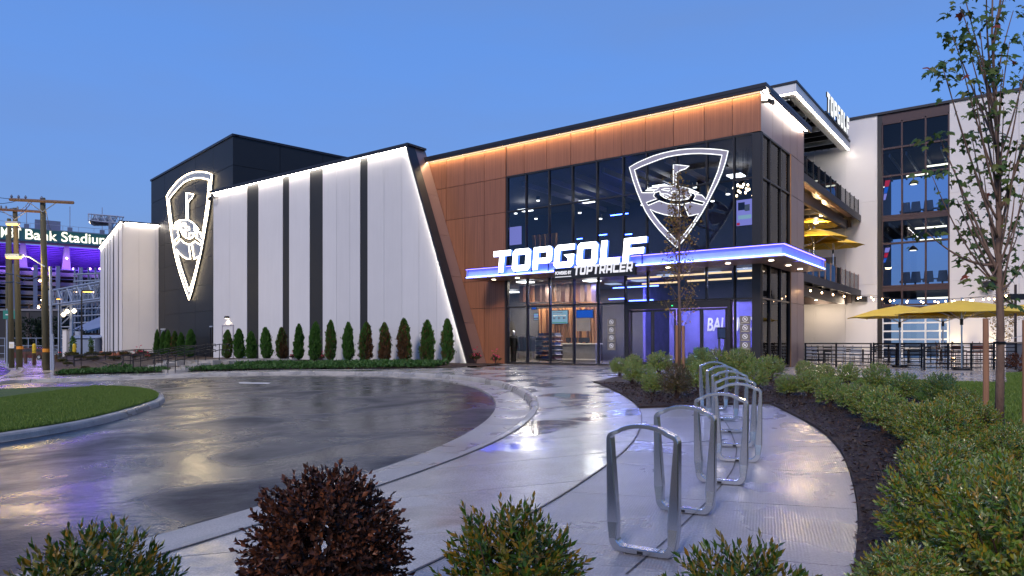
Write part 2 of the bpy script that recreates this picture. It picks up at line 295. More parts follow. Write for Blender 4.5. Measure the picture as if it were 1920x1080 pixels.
def dup(o, loc, rz=0, label=None, sc=None):
    c = copy_tree(o); c.location = loc; c.rotation_euler = (0, 0, rz)
    if sc: c.scale = sc if isinstance(sc, tuple) else (sc,)*3
    if label: c['label'] = label
    ORG[c.name] = Vector(loc); return c
class Fr:                                         # upright plane: U to the right, N = outward
    def __init__(s, O, U):
        s.O = Vector((O[0], O[1], 0)); s.U = Vector((U[0], U[1], 0)).normalized(); s.N = s.U.cross(Vector((0, 0, 1)))
    def p(s, u, z, n=0): return s.O+s.U*u+s.N*n+Vector((0, 0, z))
    def pu(s, px, py, n=0):
        d = Vector(((px-CX)/F, 1, (HY-py)/F)); c = Vector((0, 0, CAMZ)); t = (n-(c-s.O).dot(s.N))/d.dot(s.N); q = c+d*t
        return (q-s.O).dot(s.U), q.z
    def u(s, px, n=0): return s.pu(px, HY, n)[0]
    def z(s, px, py, n=0): return s.pu(px, py, n)[1]
    def box(s, mb, u0, u1, z0, z1, n0, n1):
        if u1 < u0: u0, u1 = u1, u0
        return mb.hexa([s.p(u0, z0, n1), s.p(u1, z0, n1), s.p(u1, z0, n0), s.p(u0, z0, n0), s.p(u0, z1, n1), s.p(u1, z1, n1), s.p(u1, z1, n0), s.p(u0, z1, n0)])
    def part(s, name, m, parent, u0, u1, z0, z1, n0, n1): return s.box(MB(), u0, u1, z0, z1, n0, n1).build(name, m, parent)
    def poly(s, name, m, parent, pts, n0, n1): return MB().prism([s.p(u, z, n0) for u, z in pts], s.N*(n1-n0)).build(name, m, parent)
    def matrix(s, u, z, n): return Matrix(((s.U.x, 0, s.N.x, 0), (s.U.y, 0, s.N.y, 0), (0, 1, 0, 0), (0, 0, 0, 1))), s.p(u, z, n)
def Gr(x, y): return max(min(-.471+.0345*x+.0157*y, 0), -3)
def gp(px, py, off=0):                            # where the line of sight meets the ground
    t = 10
    for _ in range(80):
        x = (px-CX)/F*t; t = .5*t+.5*(CAMZ-Gr(x, t)-off)*F/(py-HY)
    return Vector(((px-CX)/F*t, t))
def gz(v, off=0): return Vector((v[0], v[1], Gr(v[0], v[1])+off))
def sheet(name, pts, off, m, th=0, kind='structure', parent=None, cuts=()):
    bm = bmesh.new(); bm.faces.new([bm.verts.new((p[0], p[1], 0)) for p in pts])
    n = Vector((.0345, .0157, 0))
    for lv in (.471, -2.529):
        bmesh.ops.bisect_plane(bm, geom=bm.verts[:]+bm.edges[:]+bm.faces[:], plane_co=n*(lv/n.length_squared), plane_no=n)
    bm.normal_update()
    for f in bm.faces:
        if f.normal.z < 0: f.normal_flip()
    bmesh.ops.triangulate(bm, faces=bm.faces[:])
    for v in bm.verts: v.co.z = Gr(v.co.x, v.co.y)+off
    if th:
        ed = [e for e in bm.edges if e.is_boundary]; r = bmesh.ops.extrude_edge_only(bm, edges=ed)
        for v in r['geom']:
            if isinstance(v, bmesh.types.BMVert): v.co.z -= th
    me = bpy.data.meshes.new(name); bm.to_mesh(me); bm.free(); me.materials.append(M[m]); o = bpy.data.objects.new(name, me); COL.objects.link(o)
    if parent: o.parent = parent
    if kind: o['kind'] = kind
    ORG[o.name] = Vector((0, 0, 0)); return o
def slabs(parent, poly, lines, m, gap=.007, off=0.0, name='slab'):
    bm = bmesh.new(); bm.faces.new([bm.verts.new((p[0], p[1], 0)) for p in poly]); bm.normal_update()
    for (cx, cy, nx, ny) in lines:
        bmesh.ops.bisect_plane(bm, geom=bm.verts[:]+bm.edges[:]+bm.faces[:], plane_co=(cx, cy, 0), plane_no=(nx, ny, 0))
    bm.normal_update(); k = 0
    for f in bm.faces:
        if f.calc_area() < .02: continue
        pts = [v.co.copy() for v in f.verts]
        if f.normal.z < 0: pts.reverse()
        n = len(pts); q = []
        for i in range(n):                        # inset by the joint
            a, b, c = pts[i-1], pts[i], pts[(i+1) % n]; e1 = (b-a).normalized(); e2 = (c-b).normalized()
            n1 = Vector((-e1.y, e1.x, 0)); n2 = Vector((-e2.y, e2.x, 0)); bi = (n1+n2); bi = bi/max(bi.length_squared, .3)*2*gap; q.append(b+bi*.9)
        mb = MB(); tp = [gz(p, off) for p in q]; lo = [p-Vector((0, 0, .05)) for p in tp]; i0 = 0
        mb.v = [tuple(p) for p in tp+lo]; mb.f = [tuple(range(n))]+[(i, i+n, (i+1) % n+n, (i+1) % n) for i in range(n)]
        mb.build(name, m, parent); k += 1
    bm.free(); return k
def resample(pts, step, smooth=0):
    pts = [Vector(p) for p in pts]; out = []; L = [0]
    for a, b in zip(pts, pts[1:]): L.append(L[-1]+(b-a).length)
    n = max(2, int(L[-1]/step)); j = 0
    for i in range(n+1):
        d = L[-1]*i/n
        while j < len(L)-2 and L[j+1] < d: j += 1
        out.append(pts[j].lerp(pts[j+1], (d-L[j])/max(L[j+1]-L[j], 1e-9)))
    for _ in range(smooth): out = [out[0]]+[(out[i-1]+out[i]*2+out[i+1])/4 for i in range(1, len(out)-1)]+[out[-1]]
    return out
def offset(pts, d):
    o = []
    for i, p in enumerate(pts):
        a = pts[max(i-1, 0)]; b = pts[min(i+1, len(pts)-1)]; t = (b-a).normalized(); o.append(p+Vector((-t.y, t.x))*d)
    return o
def textobj(name, s, fr, u0, u1, zb, n, m, ht=None, ext=.01, parent=None, shear=0, font_off=0, mirror=False):
    cu = bpy.data.curves.new('t', 'FONT'); cu.body = s; cu.size = 1; cu.extrude = 0; cu.shear = shear; cu.offset = font_off
    o = bpy.data.objects.new('t', cu); COL.objects.link(o); bpy.context.view_layer.update()
    me = bpy.data.meshes.new_from_object(o.evaluated_get(bpy.context.evaluated_depsgraph_get())); bpy.data.objects.remove(o)
    co = np.zeros(len(me.vertices)*3); me.vertices.foreach_get('co', co); co = co.reshape(-1, 3)
    x0, x1 = co[:, 0].min(), co[:, 0].max(); y0 = 0; y1 = co[:, 1].max(); sx = (u1-u0)/(x1-x0); sy = ht/(y1-y0) if ht else sx
    off = ORG[parent.name] if parent is not None and parent.parent is None and parent.name in ORG else Vector((0, 0, 0))
    mb = MB(); vs = [fr.p(u0+(c[0]-x0)*sx, zb+c[1]*sy, n) for c in co]; N = fr.N*ext
    faces = [tuple(p.vertices) for p in me.polygons]; nv = len(vs); mb.v = [tuple(v+N) for v in vs]+[tuple(v) for v in vs]; mb.f = faces[:]
    cnt = {}
    for f in faces:
        for a, b in zip(f, f[1:]+f[:1]): cnt[(a, b)] = 1
    for (a, b) in list(cnt):
        if (b, a) not in cnt: mb.f.append((a, a+nv, b+nv, b))
    bpy.data.meshes.remove(me); return mb.build(name, m, parent)
def filled(loops, fr, n0, n1, name, m, parent):
    """flat plate with holes: loops of (u,z); first is the outline"""
    cu = bpy.data.curves.new('c', 'CURVE'); cu.dimensions = '2D'; cu.fill_mode = 'BOTH'
    for lp in loops:
        sp = cu.splines.new('POLY'); sp.points.add(len(lp)-1); sp.use_cyclic_u = True
        for k, (a, b) in enumerate(lp): sp.points[k].co = (a, b, 0, 1)
    cu.extrude = .5; o = bpy.data.objects.new('c', cu); COL.objects.link(o); bpy.context.view_layer.update()
    me = bpy.data.meshes.new_from_object(o.evaluated_get(bpy.context.evaluated_depsgraph_get())); bpy.data.objects.remove(o)
    mb = MB(); mb.v = [tuple(fr.p(v.co.x, v.co.y, n0+(n1-n0)*(v.co.z+.5))) for v in me.vertices]; mb.f = [tuple(p.vertices) for p in me.polygons]
    bpy.data.meshes.remove(me); return mb.build(name, m, parent)
# ---------------------------------------------------------------- frames of the buildings
UA = (1738, -1298); UB = (1298, 1738); C0 = (10.07, 28.0)
fA = Fr(C0, UA); fB = Fr(C0, UB)
D0 = (24.8, 47.0); fD = Fr(D0, UA)
eo = fD.p(-1.08, 0); fE = Fr((eo.x, eo.y), UB)
fO = Fr((15.1, 36.8), UB)
T0 = (-19.87, 49.3); fTL = Fr(T0, (.685, -.7287)); fTR = Fr(T0, (.7287, .685))
X0 = (-33.8, 60.0); fXL = Fr(X0, (.578, -.816)); fXR = Fr(X0, (.816, .578))
# ---------------------------------------------------------------- ground
def px2(l): return [gp(a, b) for a, b in l]
g0 = sheet('ground', [(-1500, -60), (1500, -60), (1500, 2500), (-1500, 2500)], -.19, 'ground')
sheet('road', [(-75, -12), (4, -12), (4, 30), (-2, 60), (-75, 160)], -.15, 'asphalt')
kf = px2([(57, 711.5), (200, 707.5), (300, 703), (400, 699.3), (500, 697.2), (600, 696.7), (700, 697.2), (760, 698.7), (864, 703.5), (933, 714), (979, 730), (995, 746)])
kf = offset(resample(kf, 1.0, 6), .2)             # back of kerb along the far side
kn = px2([(1012, 775), (985, 798), (950, 823), (900, 845), (833, 872), (720, 910), (600, 947), (470, 993), (357, 1027), (200, 1073)])
kb = resample(list(kf)+list(kn)+[kn[-1]+(kn[-1]-kn[-2])*2.5], .5, 14)
sj = resample(px2([(900, 693), (947, 696), (1010, 700), (1072, 710), (1116, 717), (1160, 736), (1187, 753), (1200, 766), (1205, 783), (1200, 807), (1187, 833), (1147, 868), (1123, 883), (1067, 922), (1013, 957), (890, 1020), (767, 1078), (640, 1135)]), .4, 6)
padr = resample(px2([(1443, 757), (1482, 776), (1539, 806), (1579, 846), (1600, 902), (1611, 955), (1611, 1007), (1605, 1073), (1580, 1160), (1520, 1300)]), .4, 4)
pad_tl = gp(1200, 765)
bede = resample(px2([(100, 704), (200, 701), (300, 698.8), (400, 695.8), (480, 693.8), (600, 692.6), (765, 691), (900, 689), (966, 683.5)]), 1.0, 3)
# kerb: profile swept in sections along the back-of-kerb line
def kerb(line, parent, inward, sec=3.0, gutter=.75, m='kerb', name='kerb_section', start=0):
    line = resample(line, .25); n = len(line); per = int(sec/.25)
    for s0 in range(0, n-1, per):
        seg = line[max(0, s0-0):min(n, s0+per+1)]
        if len(seg) < 2: continue
        idx0 = s0; pr = [(0, 0), (.11, .004), (.15, -.012), (.175, -.05), (.19, -.150), (.19+gutter*.5, -.150), (.19+gutter, -.142)]
        rows = []
        for k, p in enumerate(seg):
            a = line[max(idx0+k-1, 0)]; b = line[min(idx0+k+1, n-1)]; t = (b-a).normalized(); nn = Vector((-t.y, t.x))*inward
            if k == 0: p = p+t*.008
            if k == len(seg)-1: p = p-t*.008
            row = []
            for d, h in pr:
                q = p+nn*d; row.append((q.x, q.y, Gr(p.x, p.y)+h+.006))
            rows.append([(p.x, p.y, Gr(p.x, p.y)-.2)]+row+[(row[-1][0], row[-1][1], Gr(p.x, p.y)-.22)])
        mb = MB(); w = len(rows[0])
        for r in rows: mb.v += r
        for i in range(len(rows)-1):
            for j in range(w-1):
                a = i*w+j; mb.f.append((a, a+1, a+w+1, a+w) if inward > 0 else (a, a+w, a+w+1, a+1))
        mb.f.append(tuple(range(w))); mb.f.append(tuple(range((len(rows)-1)*w, len(rows)*w)))
        mb.build(name, m, parent)
# is the road on the left (+) or right (-) of kb? direction runs left->right->near: road lies on its right
sw = sheet('sidewalk', [*kb, *[p for p in reversed(sj)], *reversed(bede)], -.035, 'ground', parent=None)
kerb(kb, sw, -1)
band = [p for p in kb]
def near_i(line, p): return min(range(len(line)), key=lambda i: (line[i]-p).length)
# far, narrow stretch of pavement (kerb to planting bed), then the broad curved band, each slab its own
iK = near_i(kb, sj[0]); far_k = kb[:iK+1]; brd_k = kb[iK:]
def strips(A, B, step, parent, m):
    n = max(2, int(sum((a-b).length for a, b in zip(B, B[1:]))/step)); A = resample(A, .1); B = resample(B, .1)
    for i in range(n):
        a0, a1 = int(i*(len(A)-1)/n), int((i+1)*(len(A)-1)/n); b0, b1 = int(i*(len(B)-1)/n), int((i+1)*(len(B)-1)/n)
        pa = [A[k] for k in range(a0, a1, 4)]+[A[a1]]; pb = [B[k] for k in range(b0, b1, 4)]+[B[b1]]
        slabs(parent, [*pa, *reversed(pb)], [], m)
strips(far_k, resample(list(bede)[:near_i(bede, sj[0])+1]+[sj[0]], .5), 2.4, sw, 'concrete')
strips(brd_k, sj, 1.75, sw, 'concrete')
# entrance plaza and patio
pl = [sj[i] for i in range(0, near_i(sj, gp(1116, 717))+1, 2)]+[gp(1190, 706), gp(1400, 706), gp(1560, 709), gp(1770, 717), gp(1890, 719.5), gp(1886, 701), gp(1960, 699), Vector((34, 40)), Vector((24, 47)), Vector((8.5, 34)), Vector((-2.0, 36.6)), bede[-1], bede[-4]]
plz = sheet('plaza', pl, -.035, 'ground')
ln = []
for k in range(-8, 30): q = Vector(C0)+Vector((.5984, .8013))*(k*1.9-12); ln.append((q.x, q.y, .5984, .8013))
for k in range(-14, 18): q = Vector(C0)+Vector((.8013, -.5984))*(k*2.1+.6); ln.append((q.x, q.y, .8013, -.5984))
slabs(plz, pl, ln, 'concrete')
# bicycle pad
ip = near_i(sj, pad_tl)
padp = [sj[i] for i in range(ip, len(sj))]+[Vector((-.6, 1.9)), Vector((1.9, 1.6))]+[p for p in reversed(padr)]
padb = sheet('bicycle_pad', padp, -.035, 'ground')
jl = []
for (ax, ay), (bx, by) in (((1205, 783), (1500, 780)), ((1200, 804), (1539, 804)), ((1187, 834), (1575, 838)), ((1150, 868), (1596, 887)), ((1067, 922), (1610, 955)), ((1010, 1012), (1608, 1064))):
    a, b = gp(ax, ay), gp(bx, by); t = (b-a).normalized(); jl.append((a.x, a.y, -t.y, t.x))
slabs(padb, padp, jl, 'pad')
# winding saw cut down the middle of the pad
mid = resample(px2([(1360, 791), (1369, 806), (1382, 841), (1377, 876), (1360, 902), (1325, 942), (1246, 1016), (1174, 1077)]), .2, 2)
mb = MB(); L_, R_ = offset(mid, .008), offset(mid, -.008)
for i in range(len(mid)-1): mb.face([gz(L_[i], .003), gz(R_[i], .003), gz(R_[i+1], .003), gz(L_[i+1], .003)])
mb.build('joint', 'blackmetal', padb)
# sealant along the two curved joints
mb = MB()
for line, w in ((brd_k, .012), (sj[near_i(sj, gp(1187, 753)):], .011)):
    line = resample(line, .2); A_, B_ = offset(line, w), offset(line, -w)
    for i in range(len(line)-1): mb.face([gz(A_[i], .010), gz(A_[i+1], .010), gz(B_[i+1], .010), gz(B_[i], .010)])
mb.build('joint_seal', 'dark_bronze', sw)
mb = MB()
for pts in ([(374, 752), (400, 756), (470, 752), (560, 744), (640, 742)], [(330, 990), (380, 975), (440, 962), (520, 948), (590, 940)], [(340, 745), (372, 742), (378, 752), (366, 760), (335, 768)], [(690, 748), (720, 744), (760, 740)]):
    ln_ = resample([gp(x, y, -.15) for x, y in pts], .15, 1); ln_ = [p+Vector((random.uniform(-.02, .02), random.uniform(-.02, .02))) for p in ln_]
    for i in range(len(ln_)-1): t = (ln_[i+1]-ln_[i]).normalized()*.012; nn_ = Vector((-t.y, t.x)); mb.face([gz(ln_[i]-nn_, -.1445), gz(ln_[i+1]-nn_, -.1445), gz(ln_[i+1]+nn_, -.1445), gz(ln_[i]+nn_, -.1445)])
mb.build('pavement_crack', 'blackmetal')['kind'] = 'structure'
# island with turf
isl = px2([(-420, 742), (-200, 734), (0, 730), (100, 726), (175, 725.2), (237, 727), (272, 731), (293, 736.5), (299, 742), (293, 750), (250, 763), (175, 784), (100, 798), (0, 812), (-220, 842), (-520, 880)])
isl = resample(isl, .4, 5)
io = offset(isl, .19)
if (io[len(io)//2]-gp(150, 760)).length < (isl[len(isl)//2]-gp(150, 760)).length: sgn = -1
else: sgn = 1
iout = offset(isl, .19*sgn)
isle = sheet('turf_island', [*isl, Vector((-26, 14))], .02, 'grass_soil', th=.1)
kerb(offset(isl, 0), isle, sgn, sec=3.6, gutter=.75)
# left street: pavement beyond the loop
lk = resample(px2([(-60, 678), (0, 681), (25, 684), (45, 691), (38, 699), (0, 707), (-60, 712)]), .8, 4)
ls = sheet('corner_pavement', [*lk, *px2([(-30, 716), (57, 711.5), (100, 704.5), (112, 690), (105, 676), (60, 668), (-60, 668)])], .0, 'concrete', th=.15)
kerb(lk, ls, -1, sec=4, gutter=.6)
mb = MB(); a, b, c, d = gp(447, 717, -.15), gp(508, 718, -.15), gp(503, 719.6, -.15), gp(449, 718.8, -.15)
mb.face([gz(q, -.146) for q in (a, d, c, b)]); mb.build('road_marking', 'white_paint')['kind'] = 'structure'
# planting bed climbing from the pavement to the long wall
wb = [fA.p(u, 0, 1.3).to_2d() for u in np.linspace(fA.u(400, 1.3), fA.u(878, 1.3), 24)]
tb = [fTL.p(u, 0, 0).to_2d() for u in (-19, -9, -4)]; xb = [Vector((-36, 57)), Vector((-33.5, 59.5))]
back = resample([gp(104, 680), *xb, *tb, *wb, fA.p(fA.u(947), 0, .02).to_2d()], 1.0, 1)
bf = resample([*bede[:-1], fA.p(fA.u(947), 0, .6).to_2d()], 1.0)
n = 60; rows = []
for i in range(n+1):
    a = bf[int(i*(len(bf)-1)/n)]; b = back[int(i*(len(back)-1)/n)]; row = []
    for k in range(7):
        s = k/6; q = a.lerp(b, s); za = Gr(a.x, a.y)+.045; zb = 0.02 if i > 14 else Gr(b.x, b.y)*(1-i/14)*.6+.02
        row.append((q.x, q.y, za+(zb-za)*min(1, s*1.35)**.9+(random.uniform(-.02, .03) if 0 < k < 6 else 0)))
    rows.append(row)
mb = MB()
for r in rows: mb.v += r
for i in range(n):
    for k in range(6): a = i*7+k; mb.f.append((a, a+7, a+8, a+1))
mb.build('planting_bed', 'mulch', smooth=True)['kind'] = 'structure'
BEDV = np.array([v for r in rows for v in r])
def bedz(x, y):
    d = (BEDV[:, 0]-x)**2+(BEDV[:, 1]-y)**2; i = d.argsort()[:3]; w = 1/(d[i]+.01); return float((BEDV[i, 2]*w).sum()/w.sum())
# mulch beds on the right: island cluster, crescent and near bed
outer = offset(padr, 2.6)
if (outer[5]-Vector((2, 8))).length < (padr[5]-Vector((2, 8))).length: outer = offset(padr, -2.6)
mi = [sj[i] for i in range(near_i(sj, gp(1116, 717)), near_i(sj, pad_tl)+1)]+[pad_tl+Vector((.02, 0)), padr[0]+Vector((0, .02))]+[p for p in padr]
mi += [Vector((3.0, .5)), Vector((8.5, 2.0))]+[p for p in reversed(outer[:-6])]+px2([(1640, 713), (1560, 707), (1400, 704), (1185, 704)])
sheet('mulch_bed', mi, .035, 'mulch', th=.08)
sheet('near_mulch_bed', [*[sj[i]+Vector((-.02, -.02)) for i in range(near_i(sj, gp(767, 1078)), len(sj))], Vector((-2.2, 2.4)), Vector((-3.6, .4)), Vector((2.6, .4)), Vector((1.9, 2.6)), Vector((.6, 3.15)), Vector((-.2, 3.6))], .03, 'mulch', th=.05)
sheet('lawn', [*px2([(1560, 709), (1770, 717.5), (1890, 720), (1886, 701.5), (1960, 699.5)]), Vector((40, 38)), Vector((60, 10)), Vector((40, -6)), Vector((2.5, .2)), *[p for p in reversed(outer[:-6])]], .012, 'grass_soil')

# ---------------------------------------------------------------- main entrance building
ZR = 11.2
eb = thing('entrance_building', 'entrance hall clad in copper wood panels with big dark windows', 'building', (C0[0], C0[1], 0))
uW = fA.u(950); zTop = fA.z(1376, 256); zMid = fA.z(1376, 337.3); zLow = fA.z(1413, 559); zCan = 4.35
cols = [790, 802.7, 836.7, 871.7, 908, 949.5, 982.7, 1025, 1070, 1116, 1164.6, 1210, 1263, 1320.5, 1373]
us = [fA.u(760)]+[fA.u(c) for c in cols]+[-.0]
fA.part('rear_wall', 'dark_bronze', eb, -24, -1.2, -.3, ZR, -11.4, -11.1); fA.part('rear_wall', 'offwhite', eb, -1.5, -1.2, -.1, ZR, -11.1, -6.65); fA.part('rear_wall', 'dark_bronze', eb, -1.5, -.3, -.1, ZR, -6.64, -6.5)
fA.part('backing_wall', 'dark_bronze', eb, -24, uW-.06, -.8, ZR, -.30, -.05)
fA.part('backing_wall', 'dark_bronze', eb, uW-.06, -.02, zTop+.05, ZR, -.30, -.05)
fA.part('side_wall', 'dark_bronze', eb, -24, -23.7, -.8, ZR, -11, -.3)
fA.part('roof', 'coping', eb, -24, -.02, ZR, ZR+.15, -6.6, .02); fA.part('roof', 'coping', eb, -24, -1.2, ZR, ZR+.15, -11.4, -6.61)
g = .012
for i in range(len(us)-1):
    u0, u1 = us[i]+g, us[i+1]-g
    if us[i] < uW-.3:
        for z0, z1 in ((-.8, zLow), (zLow, zCan), (zCan, zMid), (zMid, zTop), (zTop, ZR)):
            fA.part('wood_panel', 'wood', eb, u0, min(u1, uW-.08), z0+g, z1-g, -.05, 0)
    else: fA.part('wood_panel', 'wood', eb, u0, u1, zTop+g+.04, ZR-g, -.05, 0)
fA.part('coping', 'coping', eb, -24, .30, ZR+.12, ZR+.27, -.6, .32)
fA.part('coping', 'coping', eb, -24, .28, ZR, ZR+.115, .20, .30)
fA.part('light_strip', 'led_warm', eb, us[0], -.02, ZR+.05, ZR+.105, .06, .17)
# right-hand return of the hall
LB = 6.64; uw = [fB.u(1429), fB.u(1444), fB.u(1464), fB.u(1480.5)]; uS = uw[-1]+.08
zTopB = fB.z(1429, 254)
fB.part('backing_wall', 'dark_bronze', eb, .05, uS, zTop+.05, ZR, -.30, -.05)
fB.part('backing_wall', 'dark_bronze', eb, uS, LB-.02, -.2, ZR, -.30, -.05)
fB.part('rear_trim', 'dark_bronze', eb, LB-.015, LB+.06, -.3, ZR, -.3, .0)
bc = [0, fB.u(1449), fB.u(1468), uS]
for a, b in zip(bc, bc[1:]): fB.part('bronze_panel', 'bronze', eb, a+g, b-g, zTop+g+.04, ZR-g, -.05, 0)
zs = [-.05, zLow, zCan+.1, zMid, zTop+.04, ZR]
for a, b in ((uS, (uS+LB)/2), ((uS+LB)/2, LB)):
    for z0, z1 in zip(zs, zs[1:]): fB.part('bronze_panel', 'bronze', eb, a+g, b-g, z0+g, z1-g, -.05, 0)
fB.part('coping', 'coping', eb, .30, LB+.35, ZR+.12, ZR+.27, -.6, .30)
fB.part('coping', 'coping', eb, .30, LB+.3, ZR, ZR+.115, .20, .29)
fB.part('light_strip', 'led_white', eb, .02, LB, ZR+.05, ZR+.105, .06, .17)
fB.part('edge_trim', 'slat', eb, uS-.06, uS, 0, zTop, 0, .05)
mb = MB()
for q in (.35, .5): mb.tube([fB.p(q-.3, ZR-.35, .0), fB.p(q-.3, ZR-.38, .3)], .03); mb.tube([fB.p(q-.3, ZR-.34, .28), fB.p(q-.3, ZR-.46, .46)], [.08, .1], 8)
mb.build('floodlight', 'blackmetal', eb)
# windows of the hall: frames, mullions, panes one by one
def grid(fr, par, ulist, zlist, fm='frame', gm='glass', w=.07, n0=-.16, n1=.02, gn=-.06, wz=.07, pane=True, framed=True):
    for k, u in enumerate(ulist): fr.part('mullion', fm, par, u-w/2, u+w/2, zlist[0], zlist[-1], n0, n1)
    for j, z in enumerate(zlist):
        for a, b in zip(ulist, ulist[1:]): fr.part('transom', fm, par, a+w/2, b-w/2, z-wz/2, z+wz/2, n0+.005, n1-.006)
    if pane:
        for a, b in zip(ulist, ulist[1:]):
            for c, d in zip(zlist, zlist[1:]): fr.part('pane', gm, par, a+w/2, b-w/2, c+wz/2, d-wz/2, gn-.006, gn+.006)
up = [fA.u(c) for c in (951, 986, 1029, 1073, 1119, 1168, 1212, 1268, 1325, 1376)]+[-.32]
ZF2 = 4.75
grid(fA, eb, up, [ZF2, zMid, zTop])
lo = [fA.u(c) for c in (951, 988, 1030.4, 1075, 1121, 1172)]
grid(fA, eb, lo, [.06, zLow, zCan])
lo2 = [fA.u(c) for c in (1172, 1214, 1324, 1377)]
grid(fA, eb, lo2, [zLow+.02, zCan]); grid(fA, eb, [fA.u(1377), -.32], [.06, zLow, zCan])
fA.part('corner_column', 'frame', eb, -.30, -.01, 0, zTop, -.3, .03); fB.part('corner_column', 'frame', eb, .01, .12, 0, zTop, -.3, .0)
grid(fB, eb, uw, [ZF2, zMid, zTop], w=.06); grid(fB, eb, uw, [.06, zLow, zCan], w=.06)
fA.part('floor_band', 'frame', eb, uW-.05, -.3, zCan+.03, ZF2-.03, -.2, .02); fB.part('floor_band', 'frame', eb, .12, uS-.06, zCan+.03, ZF2-.03, -.2, .0)
fA.part('jamb', 'dark_bronze', eb, uW-.09, uW+.03, 0, zCan, -.2, .06)
# entrance doors
dl, dr = fA.u(1176), fA.u(1371); zd = 2.58
fA.part('door_header', 'frame', eb, dl, dr, zd, zLow-.03, -.2, .14)
fA.part('door_jamb', 'frame', eb, dl, dl+.12, 0, zd, -.2, .12); fA.part('door_jamb', 'frame', eb, dr-.12, dr, 0, zd, -.2, .12)
dcols = [dl+.12, fA.u(1208), fA.u(1221), fA.u(1268), fA.u(1318), dr-.12]
for k in range(4):
    a = dl+.14+(dr-dl-.28)*k/4; b = dl+.14+(dr-dl-.28)*(k+1)/4
    d = fA.part('sliding_door', 'frame', eb, a+.02, a+.09, .03, zd-.03, -.05+.06*(k % 2), .0+.06*(k % 2))
    for (p, q, r, s) in ((b-.09, b-.02, .03, zd-.03), (a+.09, b-.09, .03, .22), (a+.09, b-.09, zd-.12, zd-.03)): fA.part('door_rail', 'frame', d, p, q, r, s, -.05+.06*(k % 2), .0+.06*(k % 2))
    fA.part('door_glass', 'glass', d, a+.09, b-.09, .22, zd-.12, -.03+.06*(k % 2), -.02+.06*(k % 2))
fA.part('exit_indicator', 'exit_green', eb, fA.u(1262), fA.u(1264), zd+.10, zd+.14, .14, .16)
# floors and ceilings inside
fA.part('floor', 'floorint', eb, uW-8.5, -.3, -.10, .015, -6.45, -.22); fA.part('floor', 'floorint', eb, uW-8.5, -1.55, -.10, .015, -11.1, -6.46)
fA.part('upper_floor', 'greyint', eb, uW-8.5, -.3, zCan+.05, ZF2-.05, -6.45, -.3); fA.part('upper_floor', 'greyint', eb, uW-8.5, -1.55, zCan+.05, ZF2-.05, -11.1, -6.46)
fA.part('ceiling', 'greyint', eb, uW-8.5, -.3, zTop+.1, zTop+.2, -6.45, -.35); fA.part('ceiling', 'greyint', eb, uW-8.5, -1.55, zTop+.1, zTop+.2, -11.1, -6.46)
fA.part('inner_wall', 'dark_bronze', eb, uW-8.6, uW-8.5, 0, zTop, -11.1, -.35)
fA.part('inner_wall', 'greyint', eb, uW-8.5, -1.55, 0, zCan, -9.0, -8.9)
fA.part('inner_wall', 'navy', eb, uW-8.5, -1.55, ZF2, zTop, -10.0, -9.9)
fA.part('inner_wall', 'purple_paint', eb, fA.u(1172, -4.6)+.6, fA.u(1172, -4.6)+.75, 0, zCan, -8.9, -5.5)
# upper storey things seen through the glass
rnd = random.Random(3)
for (px, py, nn) in ((1009, 377, -3), (967, 401, -3), (1005, 411, -5), (1087, 400, -4), (1205, 385, -3), (1126, 411, -6), (1303, 352, -3), (1365, 365, -3), (1336, 378, -6)):
    u, z = fA.pu(px, py, nn); mb = MB(); c = fA.p(u, z, nn); mb.cyl(c.x, c.y, z, z+.04, .09, 10); mb.build('downlight', 'downlight', eb)
    mb = MB(); mb.cyl(c.x, c.y, z+.045, z+.25, .11, 10); mb.build('downlight_can', 'blackmetal', eb)
for k in range(int((-uW-2)/1.6)): fA.part('ceiling_joist', 'sign_grey', eb, uW+.3+k*1.6, uW+.42+k*1.6, zTop-.35, zTop-.1, -9.8, -.9)
for (x0, x1, yy, nn) in ((1145, 1178, 405, -5), (1122, 1138, 442, -4), (1170, 1185, 441, -4), (1082, 1092, 449, -5)):
    u0, z = fA.pu(x0, yy, nn); u1 = fA.u(x1, nn); fA.part('blue_light_line', 'led_blue', eb, u0, u1, z, z+.04, nn, nn+.03)
for k, px in enumerate((1003, 1012, 1021, 1031, 1040)):
    u = fA.u(px, -5); MB().prism([fA.p(u, ZF2, -5), fA.p(u+.09, ZF2, -5), fA.p(u+.20+.03*k, ZF2+2.6, -4.8), fA.p(u+.05, ZF2+2.6, -4.8)], fA.N*.2).build('feature_slat', 'slat', eb)
u, z = fA.pu(956, 445, -6); fA.part('bright_window', 'screen_violet', eb, u, u+.9, z-.5, z+.6, -6, -5.9)
